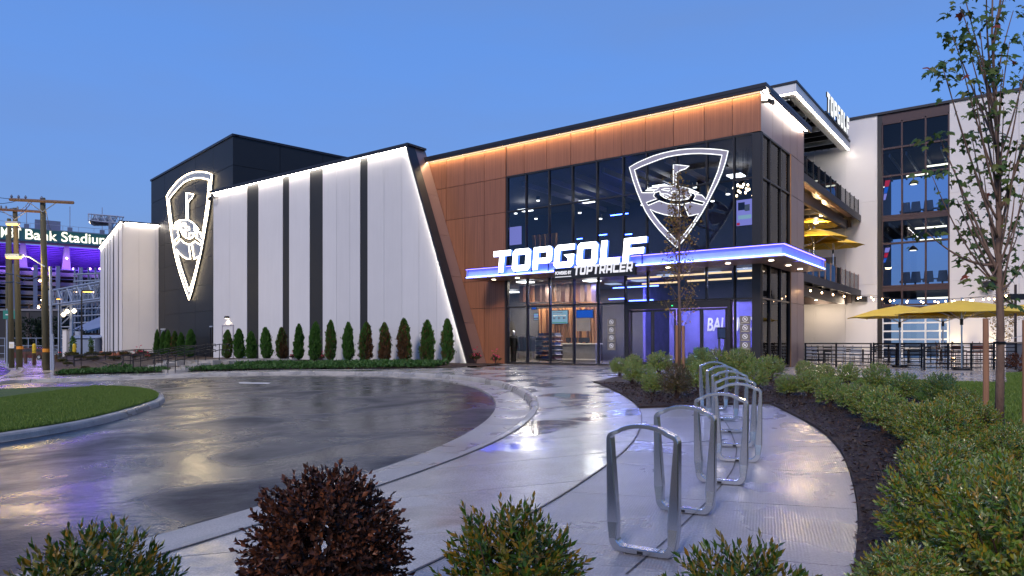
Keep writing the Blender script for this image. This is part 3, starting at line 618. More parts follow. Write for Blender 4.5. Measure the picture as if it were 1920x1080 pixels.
# pendant cluster, television, upstairs chairs
pc = thing('pendant_cluster', 'cluster of warm globe lamps hanging behind the upper corner window', 'pendant light', tuple(fA.p(fA.u(1392, -2.2), 6.9, -2.2)))
for k in range(17):
    q = fA.p(fA.u(1393, -2.2)+rnd.uniform(-.45, .45), fA.z(1393, 357, -2.2)+rnd.uniform(-.28, .28), -2.2+rnd.uniform(-.4, .4)); mb = MB()
    mb.tube([q+Vector((0, 0, -.05)), q+Vector((0, 0, 0)), q+Vector((0, 0, .05))], [.025, .05, .025], 8); b_ = mb.build('globe', 'bulb', pc)
    MB().tube([q+Vector((0, 0, .05)), Vector((q.x, q.y, zTop-.05))], .006, 4).build('cord', 'blackmetal', pc)
def screen(name, label, fr, px0, px1, py0, py1, nn, m, extra=()):
    u0, z1 = fr.pu(px0, py0, nn); u1, z0 = fr.pu(px1, py1, nn); z0 = fr.z(px0, py1, nn)
    t = thing(name, label, 'screen', tuple(fr.p((u0+u1)/2, z0, nn)))
    fr.part('bezel', 'sign_black', t, u0-.04, u1+.04, z0-.04, z1+.04, nn-.08, nn-.01); fr.part('display', m, t, u0, u1, z0, z1, nn-.01, nn+.005)
    for (a, b, c, d, mm) in extra: fr.part('picture_band', mm, t, u0+(u1-u0)*a, u0+(u1-u0)*b, z0+(z1-z0)*c, z0+(z1-z0)*d, nn+.005, nn+.012)
    return t
screen('television', 'large television with violet picture behind the upper corner window', fA, 1381, 1412, 376, 424, -1.8, 'screen_violet', ((.02, .2, .02, .12, 'screen_red'), (.5, .8, .55, .8, 'cream'), (.1, .9, .25, .4, 'screen_white'), (.1, .5, .6, .9, 'navy')))
screen('television', 'wide white scoreboard screen on the oak slat wall', fA, 1034, 1064, 583, 607, -5.2, 'screen_white', ((.1, .9, .6, .66, 'white_paint'), (.05, .95, .05, .1, 'screen_green'), (.1, .25, .35, .5, 'slate'), (.4, .55, .35, .5, 'slate'), (.72, .88, .35, .5, 'slate'), (.1, .7, .82, .88, 'slate')))
scb = screen('television', 'bright blue menu screen beside the oak slat wall', fA, 1081, 1111, 582, 596, -4.4, 'screen_blue')
fA.part('notice_sheet', 'counter', scb, fA.u(1080, -4.3), fA.u(1106, -4.3), fA.z(1080, 621, -4.3), fA.z(1080, 596.5, -4.3), -4.35, -4.33)
screen('television', 'small blue screen deep in the shop at left', fA, 997, 1005, 575, 580, -7.5, 'screen_blue'); screen('television', 'small striped screen under the blue one in the shop', fA, 1001, 1014, 588, 600, -7.5, 'screen_white', ((0, 1, .1, .35, 'navy'), (0, 1, .6, .75, 'screen_violet')))
# shop: oak slat wall, hanging boxes, counter
sw_ = thing('slat_wall', 'warm oak slat feature wall glowing behind the ground floor glass', 'feature wall', tuple(fA.p(fA.u(1075, -6), 0, -6)))
for k in range(21):
    px = 1016+k*5.2; u = fA.u(px, -5.9); w = .11+.04*math.sin(k*1.7); a = fA.p(u, 0, -5.9)
    MB().prism([fA.p(u, .9 if 2 < k < 19 else .1, -5.9), fA.p(u+w, .9 if 2 < k < 19 else .1, -5.9), fA.p(u+w+.1*math.sin(k), 3.1, -5.75), fA.p(u+.1*math.sin(k), 3.1, -5.75)], fA.N*(.2+.06*(k % 3))).build('slat', 'slat', sw_)
fA.part('backing', 'dark_bronze', sw_, fA.u(1010, -6), fA.u(1128, -6), 0, 3.3, -6.1, -5.95)
hb = thing('hanging_baffle', 'brown pleated baffle hanging from the ground floor ceiling', 'ceiling baffle', tuple(fA.p(fA.u(1040, -3.6), 3.2, -3.6)))
for k in range(10):
    px = 974+k*14.2; u = fA.u(px, -3.6); z0 = fA.z(px, 566, -3.6); fA.part('fin', 'slat' if k % 3 == 1 else 'bronze', hb, u, u+.27, z0, zCan-.02, -3.9-.12*(k % 2), -3.6+.1*(k % 2))
fA.part('underside', 'slat', hb, fA.u(984, -3.6), fA.u(1112, -3.6), z0-.05, z0-.01, -4.6, -3.5)
ct = thing('reception_counter', 'long grey reception counter with pale top inside the shop', 'counter', tuple(fA.p(fA.u(1085, -4), 0, -4)))
fA.part('body', 'counter', ct, fA.u(1055, -3.6), fA.u(1116, -3.6), 0, 1.0, -4.2, -3.6); fA.part('top', 'cream', ct, fA.u(1052, -3.6), fA.u(1118, -3.6), 1.0, 1.06, -4.3, -3.5)
fA.part('plinth', 'cream', ct, fA.u(1054, -3.6), fA.u(1117, -3.6), .16, .22, -3.6, -3.57)
for px, nm in ((1066, 'till'), (1078, 'till'), (1090, 'till'), (1100, 'till')):
    u = fA.u(px, -3.8); t = thing('till', {1066: 'black till at the left end of the counter', 1078: 'black till second from the left on the counter', 1090: 'black till near the middle of the counter', 1100: 'black till at the right end of the counter'}[px], 'till', tuple(fA.p(u, 1.06, -3.8)), 'tills on the counter')
    fA.part('screen', 'sign_black', t, u-.16, u+.16, 1.12, 1.36, -3.8, -3.76); fA.part('stand', 'blackmetal', t, u-.04, u+.04, 1.06, 1.12, -3.85, -3.75)
def figure(px, nn, label):
    u = fA.u(px, nn); c = fA.p(u, 0, nn); t = thing('mannequin', label, 'mannequin', (c.x, c.y, .015))
    prof = [(.0, .16), (.05, .15), (.4, .14), (.75, .17), (.95, .19), (1.1, .17), (1.3, .22), (1.42, .2), (1.47, .09)]
    mb = MB(); mb.tube([(c.x, c.y, .02+z) for z, r in prof], [r for z, r in prof], 10); mb.build('clothing', 'cloth', t, smooth=True)
    mb = MB(); mb.tube([(c.x, c.y, 1.46), (c.x, c.y, 1.55), (c.x, c.y, 1.62), (c.x, c.y, 1.7), (c.x, c.y, 1.76)], [.05, .06, .10, .09, .03], 10); mb.build('head', 'skin', t, smooth=True)
    for s in (-1, 1): mb = MB(); a = c+fA.U*(.23*s); mb.tube([(a.x, a.y, 1.42), (a.x+.03*s, a.y, 1.15), (a.x+.02*s, a.y-.06, .85)], [.065, .055, .04], 8); mb.build('sleeve', 'cloth', t, smooth=True)
figure(963, -1.6, 'dark clothed mannequin with pale head behind the first pane from the left')
for (px, nn, label, n_) in ((985, -2.0, 'rail of dark tops behind the second pane from the left', 9), (1000, -3.0, 'rail of dark jackets further back in the shop', 7)):
    u = fA.u(px, nn); t = thing('clothes_rack', label, 'clothes rack', tuple(fA.p(u, 0, nn))); mb = MB()
    for a in (-.5, .5): mb.tube([fA.p(u+a, 0, nn), fA.p(u+a, 1.45, nn)], .015)
    mb.tube([fA.p(u-.5, 1.45, nn), fA.p(u+.5, 1.45, nn)], .015); mb.build('rail', 'steel', t)
    for k in range(n_):
        a = u-.42+k*.84/(n_-1); fA.poly('garment', ('cloth', 'cloth3', 'cloth', 'cloth2')[k % 4], t, [(a-.1, .65), (a+.1, .62), (a+.12, 1.25), (a+.03, 1.42), (a-.03, 1.42), (a-.12, 1.25)], nn-.2, nn+.2)
ds = thing('display_table', 'stepped display of folded trousers and tops by the window', 'display table', tuple(fA.p(fA.u(1028, -1.5), 0, -1.5)))
for k in range(6):
    u0, u1 = fA.u(1008 if k < 5 else 1013, -1.5), fA.u(1047, -1.5); z = .22+.24*k
    fA.part('shelf', 'cream', ds, u0, u1, z, z+.03, -1.9, -1.3)
    for j in range(3): a = u0+.05+(u1-u0-.1)*j/3; fA.part('folded_clothes', ('cloth', 'cloth4', 'cloth2', 'cloth3')[(k+j) % 4], ds, a, a+(u1-u0)/3-.06, z+.03, z+.17, -1.85, -1.25)
mb = MB()
for a in (fA.u(1009, -1.6), fA.u(1046, -1.6)): mb.tube([fA.p(a, 0, -1.6), fA.p(a, 1.7, -1.6)], .02)
mb.build('upright', 'blackmetal', ds)
# purple wall with lettering, blue ceiling lines, lounge chairs
pw = thing('mural_wall', 'violet painted wall with brushed city name and shield', 'mural', tuple(fA.p(fA.u(1350, -4), 0, -4)))
fA.part('painted_board', 'purple_paint', pw, fA.u(1255, -4), fA.u(1462, -4), 0, 3.0, -4.3, -4.0)
textobj('lettering', 'BALTIMORE', fA, fA.u(1326, -3.98), fA.u(1441, -3.98), fA.z(1326, 620, -3.98), -3.99, 'cream', ht=.62, ext=.012, parent=pw, shear=.12, font_off=.02)
for (x0, x1, yy, nn) in ((1142, 1172, 562, -3), (1180, 1225, 565, -4.2), (1150, 1235, 541, -5)):
    u0, z = fA.pu(x0, yy, nn); fA.part('blue_light_line', 'led_ice', eb, u0, fA.u(x1, nn), z, z+.05, nn, nn+.04)
for (x0, x1, yy, nn) in ((1178, 1240, 524, -1.6), (1256, 1330, 519, -1.6), (1330, 1372, 514, -1.6), (1384, 1412, 510.5, -1.6), (1205, 1270, 534, -2.8), (1290, 1372, 528.5, -2.8), (1384, 1412, 524, -2.8)):
    u0, z = fA.pu(x0, yy, nn); fA.part('amber_light_line', 'amber', eb, u0, fA.u(x1, nn), z, z+.07, nn, nn+.1)
for k, (px, nn, m_, lab) in enumerate(((1310, -1.6, 'green_fabric', 'sage green armchair behind the entrance doors'), (1366, -1.6, 'green_fabric', 'sage green armchair near the right door jamb'), (1398, -1.4, 'tan_fabric', 'tan armchair behind the corner pane'))):
    u = fA.u(px, nn); t = thing('armchair', lab, 'armchair', tuple(fA.p(u, 0, nn)))
    fA.part('seat', m_, t, u-.33, u+.33, .32, .46, nn-.3, nn+.3); fA.part('backrest', m_, t, u-.33, u+.33, .46, .88, nn-.36, nn-.24); fA.part('base', 'slat', t, u-.31, u+.31, .24, .32, nn-.28, nn+.28)
    for s in (-1, 1):
        fA.part('arm', 'blackmetal', t, u+s*.35-.02, u+s*.35+.02, .6, .64, nn-.3, nn+.3)
        for d in (-.27, .27): fA.part('leg', 'blackmetal', t, u+s*.35-.02, u+s*.35+.02, 0.015, .6, nn+d-.02, nn+d+.02)
u, nn = fA.u(1354, -.9), -.9; t = thing('menu_stand', 'tall menu stand with framed card inside the doors', 'stand', tuple(fA.p(u, 0, nn)))
for s in (-.13, .13): fA.part('leg', 'tan_fabric', t, u+s-.03, u+s+.03, .015, 1.25, nn-.03, nn+.03)
fA.part('frame', 'frame', t, u-.2, u+.2, 1.25, 1.75, nn-.02, nn+.02); fA.part('card', 'slate', t, u-.16, u+.16, 1.3, 1.7, nn+.02, nn+.03)
# house-rule notices on the glass
for (px0, px1, y0, y1, lab) in ((1139, 1154, 598, 657, 'tall taupe notice with four round pictograms left of the doors'), (1387, 1407, 592, 657, 'tall taupe notice with four round pictograms on the corner pane')):
    u0, z1 = fA.pu(px0, y0, .04); u1 = fA.u(px1, .04); z0 = fA.z(px0, y1, .04); t = thing('notice', lab, 'notice', tuple(fA.p((u0+u1)/2, z0, .04)))
    for k in range(4):
        a = z0+(z1-z0)*k/4+.01; b = z0+(z1-z0)*(k+1)/4-.01; fA.part('notice_panel', 'taupe', t, u0, u1, a, b, .03, .045)
        c = [((u0+u1)/2+.11*math.cos(q*math.pi/8), (a+b)/2+.04+.11*math.sin(q*math.pi/8)) for q in range(16)]; c2 = [((u0+u1)/2+.085*math.cos(q*math.pi/8), (a+b)/2+.04+.085*math.sin(q*math.pi/8)) for q in range(16)]
        r_ = filled([c, c2], fA, .046, .05, 'pictogram_ring', 'white_paint', t); cu, cz = (u0+u1)/2, (a+b)/2+.04
        fA.poly('slash', 'white_paint', t, [(cu-.075, cz+.055), (cu-.055, cz+.075), (cu+.075, cz-.055), (cu+.055, cz-.075)], .046, .05)
        fA.part('pictogram', 'white_paint', t, cu-.04, cu+.04, cz-.03, cz+.03, .046, .049); fA.part('caption_line', 'cream', t, u0+.06, u1-.06, a+.05, a+.065, .046, .049)
# ---------------------------------------------------------------- canopy with blue light
cn = thing('canopy', 'flat entrance canopy with glowing blue edge wrapping the corner', 'canopy', (C0[0], C0[1], 4.3))
NC, MC = 1.95, 1.45; zc0, zc1 = 4.28, 4.80; ucl = fA.u(873, NC)
fA.part('soffit', 'bronze', cn, ucl, MC, zc0, zc0+.05, .09, NC); fA.part('roof_plate', 'coping', cn, ucl, MC, zc1-.03, zc1, .09, NC)
fA.part('web', 'web_paint', cn, ucl+.06, MC-.14, zc0+.05, zc1-.03, NC-.20, NC-.14); fA.part('end_plate', 'sign_grey', cn, ucl, ucl+.05, zc0+.05, zc1-.03, .09, NC-.05)
uB1 = fB.u(1548, MC)
fB.part('soffit', 'bronze', cn, .05, uB1, zc0, zc0+.05, .09, MC); fB.part('roof_plate', 'coping', cn, .05, uB1, zc1-.03, zc1, .09, MC)
fB.part('web', 'web_paint', cn, -NC+.2, uB1-.06, zc0+.05, zc1-.03, MC-.20, MC-.14); fB.part('end_plate', 'sign_grey', cn, uB1-.05, uB1, zc0+.05, zc1-.03, .09, MC-.05)
for fr, a, b, q in ((fA, ucl+.02, MC-.02, NC), (fB, -NC+.02, uB1-.02, MC)):
    fr.part('top_light', 'led_purple', cn, a, b, zc1-.062, zc1-.034, q-.05, q-.01)
    fr.part('bottom_light', 'led_ice', cn, a, b, zc0+.052, zc0+.105, q-.05, q-.01)
    fr.part('inner_light', 'led_blue', cn, a+.1, b-.14, zc0+.055, zc0+.085, q-.135, q-.10)
for px, py in ((926, 523), (970, 520), (1253, 497.5), (1365, 490), (1446, 482)):
    u, _ = fA.pu(px, py, 1.0); c = fA.p(u, zc0, 1.0); MB().cyl(c.x, c.y, zc0-.02, zc0-.002, .10, 14).build('downlight', 'downlight', cn)
    l = bpy.data.lights.new('canopy_spot', 'SPOT'); l.energy = 60; l.color = (1, .68, .36); l.spot_size = 2.0; l.spot_blend = .6; l.shadow_soft_size = .16
    o = bpy.data.objects.new('canopy_spot', l); COL.objects.link(o); o.location = (c.x, c.y, zc0-.05)
for v in (1.2, 3.0): c = fB.p(v, zc0, .75); MB().cyl(c.x, c.y, zc0-.02, zc0-.002, .10, 14).build('downlight', 'downlight', cn)
# ---------------------------------------------------------------- lettering
t_, c_ = .25, .13
GL = {'T': ([[(0, 1), (1, 1), (1, .75), (.64, .75), (.64, 0), (.36, 0), (.36, .75), (0, .75)]], 1),
 'O': ([[(c_, 0), (1-c_, 0), (1, c_), (1, 1-c_), (1-c_, 1), (c_, 1), (0, 1-c_), (0, c_)], [(.27, .26), (.73, .26), (.73, .74), (.27, .74)]], 1.02),
 'P': ([[(0, 0), (.27, 0), (.27, .26), (1-c_, .26), (1, .26+c_), (1, 1-c_), (1-c_, 1), (0, 1)], [(.27, .50), (.73, .50), (.73, .76), (.27, .76)]], 1),
 'G': ([[(c_, 0), (1-c_, 0), (1, c_), (1, .56), (.48, .56), (.70, .40), (.73, .24), (.27, .24), (.27, .76), (1, .76), (1, 1), (c_, 1), (0, 1-c_), (0, c_)]], 1.02),
 'L': ([[(0, 0), (.9, 0), (.9, .25), (.27, .25), (.27, 1), (0, 1)]], .92),
 'F': ([[(0, 0), (.27, 0), (.27, .34), (.92, .34), (.92, .58), (.27, .58), (.27, .76), (1, .76), (1, 1), (0, 1)]], 1),
 'R': ([[(0, 0), (.25, 0), (.25, .26), (.50, .26), (.72, 0), (1, 0), (.84, .24), (1, .36), (1, 1-c_), (1-c_, 1), (0, 1)], [(.25, .50), (.75, .50), (.75, .76), (.25, .76)]], 1),
 'A': ([[(0, 0), (.25, 0), (.25, .26), (.75, .26), (.75, 0), (1, 0), (1, 1-c_), (1-c_, 1), (c_, 1), (0, 1-c_)], [(.25, .5), (.75, .5), (.75, .76), (.25, .76)]], 1),
 'C': ([[(c_, 0), (1, 0), (1, .24), (.26, .24), (.26, .76), (1, .76), (1, 1), (c_, 1), (0, 1-c_), (0, c_)]], .98),
 'E': ([[(0, 0), (1, 0), (1, .22), (.26, .22), (.26, .40), (.9, .40), (.9, .61), (.26, .61), (.26, .78), (1, .78), (1, 1), (0, 1)]], .98)}
def word(s, fr, u0, u1, z0, z1, n0, n1, face, side, par, gap=.14, shear=.09):
    tot = sum(GL[c][1] for c in s)+gap*(len(s)-1); k = (u1-u0-shear*(z1-z0))/tot; x = u0
    for c in s:
        loops, w = GL[c]; lp = [[(x+a*k+shear*b*(z1-z0), z0+b*(z1-z0)) for a, b in l] for l in loops]
        o = filled(lp, fr, n0, n1-.012, 'letter', side, par); o['label'] = 'letter '+c; filled(lp, fr, n1-.012, n1, 'letter_face', face, o); x += (w+gap)*k
ns = NC+.12
su0, sz0 = fA.pu(925, 512, ns); su1, sz1 = fA.pu(1214, 443.5, ns)
ms = thing('main_sign', 'tall glowing white letters of the venue name on the canopy edge', 'sign', tuple(fA.p((su0+su1)/2, sz0, ns)))
word('TOPGOLF', fA, su0, su1, sz0, sz1, ns-.10, ns+.08, 'letter', 'letter_side', ms)
for a in np.linspace(su0+.3, su1-.3, 9): fA.part('bracket', 'blackmetal', ms, a-.02, a+.02, zc0+.1, sz0+.45, NC-.02, ns-.10)
tu0, tz0 = fA.pu(1075, 515.5, ns); tu1, tz1 = fA.pu(1187, 494.5, ns); tz1 = tz0+.46
ss = thing('small_sign', 'small white lettering on a black board under the main letters', 'sign', tuple(fA.p((tu0+tu1)/2, tz0, ns)))
fA.part('board', 'sign_black', ss, fA.u(1037, ns), tu1+.06, tz0-.16, tz0+.34, ns-.22, ns-.06)
word('TOPTRACER', fA, tu0, tu1, tz0-.02, tz1-.06, ns-.05, ns, 'letter_soft', 'sign_grey', ss, gap=.16, shear=.12)
textobj('small_lettering', 'POWERED BY', fA, fA.u(1040, ns), fA.u(1070, ns), tz0+.06, ns-.055, 'letter_soft', ht=.15, ext=.02, parent=ss, font_off=.02)
fA.part('underline', 'letter_soft', ss, fA.u(1040, ns), fA.u(1070, ns), tz0-.06, tz0-.03, ns-.055, ns-.035)
# ---------------------------------------------------------------- shield sign, traced once and reused
def cr(l): return [(1170+x/4.9, 270+y/5.14) for x, y in l]
S_OUT = cr([(50, 225), (120, 182), (200, 145), (270, 115), (350, 90), (425, 72), (500, 58), (575, 49), (650, 45), (725, 45), (800, 48), (880, 55), (958, 68), (935, 170), (900, 280), (862, 375), (820, 460), (772, 560), (720, 660), (662, 755), (600, 850), (545, 930), (487, 1000), (432, 945), (380, 890), (328, 832), (280, 770), (238, 712), (200, 650), (157, 555), (120, 460), (82, 345)])
S_H1 = cr([(97, 250), (170, 213), (250, 180), (325, 150), (400, 125), (475, 110), (550, 100), (620, 94), (700, 92), (800, 97), (902, 108), (885, 180), (865, 260), (838, 330), (810, 400), (782, 465), (755, 535), (715, 492), (650, 487), (690, 472), (600, 430), (520, 410), (480, 405), (480, 280), (520, 255), (565, 240), (600, 212), (560, 210), (500, 202), (455, 200), (455, 405), (350, 405), (300, 410), (235, 425), (200, 450), (280, 452), (270, 470), (165, 470), (140, 400), (118, 330)])
S_H2 = cr([(240, 628), (290, 655), (370, 680), (450, 695), (525, 697), (495, 590), (555, 590), (595, 695), (640, 685), (685, 672), (655, 725), (620, 780), (590, 822), (550, 872), (490, 935), (455, 900), (420, 860), (375, 810), (330, 760), (280, 692)])
S_H3 = cr([(205, 565), (300, 530), (272, 500), (285, 470), (330, 455), (335, 490), (375, 520), (440, 540), (520, 545), (590, 530), (620, 490), (600, 465), (650, 480), (658, 505), (640, 535), (742, 562), (725, 588), (620, 562), (540, 582), (480, 585), (400, 575), (325, 548), (225, 592)])
S_L = [cr(l) for l in ([(215, 440), (270, 418), (325, 418), (300, 442)], [(345, 440), (375, 430), (440, 432), (410, 455)], [(500, 505), (560, 500), (590, 520), (540, 540), (505, 535)], [(335, 475), (400, 482), (440, 505), (420, 525)], [(600, 445), (660, 462), (640, 470), (600, 460)])]
S_RING = [cr([(470+35*math.cos(q*math.pi/6), 468+14*math.sin(q*math.pi/6)) for q in range(12)])]
def shield(fr, conv, n0, n1, par, face, neon, r, skip=()):
    out, h1, h2, h3 = [[conv(*p) for p in l] for l in (S_OUT, S_H1, S_H2, S_H3)]
    filled([out, h1, h2, h3], fr, n0, n1, 'face_plate', face, par); filled([out, [((u-out[26][0])*.985+out[26][0], (z-out[16][1])*.985+out[16][1]) for u, z in out]], fr, n0-.05, n0-.002, 'side_return', 'sign_black', par)
    for l in (out, h1, h2, h3): MB().tube([fr.p(u, z, n1+r) for u, z in l], r, 6, closed=True).build('neon_tube', neon, par)
    for l in S_L+S_RING: MB().tube([fr.p(*conv(*p), n1+r) for p in l], r*.85, 5, closed=True).build('neon_tube', neon, par)
nsh = 1.25
sg = thing('shield_sign', 'grey shield shaped sign with white neon outline before the upper windows', 'sign', tuple(fA.p(fA.u(1270, nsh), 5, nsh)))
shield(fA, lambda x, y: fA.pu(x, y, nsh), nsh-.12, nsh, sg, 'sign_grey', 'neon_white', .017)
for (px, py) in ((1195, 330), (1345, 300), (1240, 420), (1300, 420)): u, z = fA.pu(px, py, nsh); fA.part('bracket', 'blackmetal', sg, u-.03, u+.03, z-.03, z+.03, .02, nsh-.13)
# affine map of the same outline onto the dark tower
a0, a1, a2 = [fA.pu(*S_OUT[i], nsh) for i in (0, 12, 22)]; NT = .16
b0, b1, b2 = fTL.pu(313, 368, NT), fTL.pu(398, 327, NT), fTL.pu(355, 562, NT)
A_ = np.array([[*a0, 1], [*a1, 1], [*a2, 1]]); Tm = np.linalg.solve(A_, np.array([b0, b1, b2]))
def convT(x, y): u, z = fA.pu(x, y, nsh); r = np.array([u, z, 1])@Tm; return (float(r[0]), float(r[1]))
tg = thing('neon_shield_sign', 'huge warm neon shield sign on the dark tower wall', 'sign', tuple(fTL.p((b0[0]+b1[0])/2, b2[1], NT)))
shield(fTL, convT, NT-.1, NT, tg, 'slate', 'neon_warm', .033)
# ---------------------------------------------------------------- long white wall with black bands and leaning end
NW = 1.3; zw = fA.z(765, 276.5, NW); uT = fA.u(765, NW); uBt = fA.u(879, NW); uL = fA.u(400, NW)
ww = thing('striped_wall', 'long white panelled wall with black vertical bands and leaning lit edge', 'wall', tuple(fA.p(uT, 0, NW)))
def slant(z): return uBt+(uT-uBt)*z/zw
seams = [(400, 0), (431, 0), (463, 1), (484.5, 0), (530, 1), (542, 0), (580.5, 1), (605, 0), (631, 0), (656, 0), (675, 1), (689, 0), (720, 0), (753.6, 0), (785.4, 0), (819, 0), (854, 0), (879, 0)]
for (a, k), (b, _) in zip(seams, seams[1:]):
    u0, u1 = fA.u(a, NW)+.008, fA.u(b, NW)-.008; zb = -1.2; nn = NW-.02 if k else NW
    if u1 < uT: pts = [(u0, zb), (u1, zb), (u1, zw), (u0, zw)]
    else:
        zz = lambda u: (u-uBt)/(uT-uBt)*zw
        if u0 < uT: pts = [(u0, zb), (u1, zb), (u1, zz(u1)), (uT, zw), (u0, zw)]
        else: pts = [(u0, zb), (slant(zb) if b == 879 else u1, zb)]+([(u1, zz(u1))] if b != 879 else [])+[(u0, zz(u0))]
    fA.poly('black_panel' if k else 'white_panel', 'stripe' if k else 'white', ww, pts, NW-.1, nn)
fA.poly('wall_core', 'black', ww, [(uL+.02, -1.2), (slant(-1.2)-.05, -1.2), (uT-.05, zw-.02), (uL+.02, zw-.02)], .08, NW-.11)
fA.part('coping', 'coping', ww, uL-.05, uT+.25, zw+.06, zw+.17, .1, NW+.27); fA.part('lip', 'coping', ww, uL, uT+.2, zw-.02, zw+.055, NW+.17, NW+.26)
fA.part('light_strip', 'led_white', ww, uL, uT+.02, zw-.01, zw+.04, NW+.05, NW+.14)
dv = Vector((uT-uBt, zw)); dn = Vector((dv.y, -dv.x)).normalized()      # leaning end, outward to the right
def sl(u, z, d): return (u+dn.x*d, z+dn.y*d)
def slbox(name, m, par, d0, d1, z0, z1, n0, n1): return fA.poly(name, m, par, [sl(slant(z0), z0, d0), sl(slant(z0), z0, d1), sl(slant(z1), z1, d1), sl(slant(z1), z1, d0)], n0, n1)
slbox('leaning_light_strip', 'led_white', ww, .012, .05, -.1, zw+.02, NW+.03, NW+.09)
slbox('leaning_fin', 'coping', ww, .055, .17, -.3, zw+.14, NW-.36, NW+.25)
zz_ = [-.5, 2.1, 4.6, 6.9, 9.2, zw+.1]
for a, b in zip(zz_, zz_[1:]): slbox('bronze_panel', 'bronze', ww, .02, .10, a+.01, b-.01, .02, NW-.37)
dd = thing('service_door', 'white steel door in the white wall under a small lamp', 'door', tuple(fA.p(fA.u(428, NW), 0, NW)))
u0, u1 = fA.u(417, NW+.02), fA.u(438, NW+.02); z1 = fA.z(428, 609, NW)
fA.part('leaf', 'white', dd, u0+.08, u1-.08, 0, z1-.08, NW+.004, NW+.03); fA.part('frame', 'sign_grey', dd, u0, u0+.07, 0, z1, NW+.003, NW+.06); fA.part('frame', 'sign_grey', dd, u1-.07, u1, 0, z1, NW+.003, NW+.06); fA.part('frame', 'sign_grey', dd, u0, u1, z1-.07, z1, NW+.003, NW+.07)
fA.part('handle', 'blackmetal', dd, u0+.15, u0+.28, 1.0, 1.04, NW+.03, NW+.09); fA.part('notice', 'tail', dd, u0+.4, u0+.5, 1.55, 1.65, NW+.03, NW+.034).data.materials[0] = M['pink']
def walllamp(fr, u, z, n, label, e=26, col=(1, .8, .5)):
    t = thing('wall_lamp', label, 'lamp', tuple(fr.p(u, z, n))); fr.part('housing', 'blackmetal', t, u-.13, u+.13, z, z+.16, n+.003, n+.22); fr.part('lens', 'downlight', t, u-.1, u+.1, z-.015, z-.001, n+.04, n+.2)
    l = bpy.data.lights.new('wall_lamp_light', 'SPOT'); l.energy = e; l.color = col; l.spot_size = 2.2; l.shadow_soft_size = .05
    o = bpy.data.objects.new('wall_lamp_light', l); COL.objects.link(o); o.location = fr.p(u, z-.04, n+.14)
    return t
walllamp(fA, fA.u(428, NW), fA.z(428, 597, NW), NW, 'small black downlight over the white service door')
mb = MB(); u, z = fA.pu(404, 372, NW)
for q in (0, .3): mb.tube([fA.p(u+q, z, NW+.01), fA.p(u+q, z, NW+.35)], .04); mb.tube([fA.p(u+q, z+.02, NW+.3), fA.p(u+q, z-.15, NW+.5)], [.1, .13], 8)
mb.build('floodlight', 'blackmetal', ww)
# ---------------------------------------------------------------- dark tower
tw = thing('dark_tower', 'charcoal panelled tower carrying the neon shield', 'tower', (T0[0], T0[1], 0)); ZT = 15.8
fTL.part('core', 'black', tw, -19.1, -.1, -2, ZT-.05, -14, -.04); 
for fr, a, b, nc in ((fTL, -19.1, 0, 5), (fTR, 0, 14, 4)):
    e_ = np.linspace(a, b, nc+1); zs = [-2]+[ZT-2.05*k for k in range(7, -1, -1)]
    for u0, u1 in zip(e_, e_[1:]):
        for z0, z1 in zip(zs, zs[1:]): fr.part('charcoal_panel', 'black', tw, u0+.015, u1-.015, z0+.015, z1-.015, -.04, 0)
    fr.part('coping', 'coping', tw, a-.05 if fr is fTL else .09, b+.08, ZT, ZT+.16, -.4, .08)
for (a, b, y, lab) in ((394, 399, 611, 'dark grey door at the right foot of the dark tower'), (302, 310, 616, 'dark service door with pale lintel at the tower foot')):
    u0, u1 = fTL.u(a, .02), fTL.u(b, .02); z1 = fTL.z((a+b)/2, y); t = thing('tower_door', lab, 'door', tuple(fTL.p(u0, 0, 0))); fTL.part('leaf', 'sign_black' if a > 390 else 'slate', t, u0+.1, u1-.1, -.1, z1-.1, .003, .03); fTL.part('frame', 'galv', t, u0, u1, z1-.1, z1, .003, .08); fTL.part('frame', 'frame', t, u0, u0+.09, -.1, z1-.1, .003, .07); fTL.part('frame', 'frame', t, u1-.09, u1, -.1, z1-.1, .003, .07)
# ---------------------------------------------------------------- white stair block at the left
wx = thing('white_block', 'white end block with thin dark grooves and lit roof edge', 'building', (X0[0], X0[1], 0)); ZX = 11.45
fXL.part('core', 'black', wx, -20, -.1, -2.6, ZX-.03, -8, -.05)
gr_ = [188, 195, 197, 200.5, 202.5, 205, 207, 211, 214, 220.5, 223, 228]
for k, (a, b) in enumerate(zip(gr_, gr_[1:])):
    u0, u1 = fXL.u(a), (fXL.u(b) if b != 228 else 0)
    if k % 2 == 0: fXL.part('white_panel', 'offwhite', wx, u0, u1, -2.6, ZX, -.05, 0)
    else: fXL.part('dark_groove', 'stripe', wx, u0, u1, -2.6, ZX-.05, -.05, -.04)
for a, b in ((0.002, 1.3), (1.3, 2.6), (2.6, 5.5)): fXR.part('white_panel', 'offwhite', wx, a+.004, b-.004, -2.6, ZX, -.05, 0)
for fr, a, b in ((fXL, -20, .2), (fXR, .2, 5.5)): fr.part('coping', 'coping', wx, a, b, ZX+.06, ZX+.18, -.3, .24); fr.part('light_strip', 'led_white', wx, a, min(b, 5.4) if fr is fXR else 0, ZX+.0, ZX+.05, .04, .12)
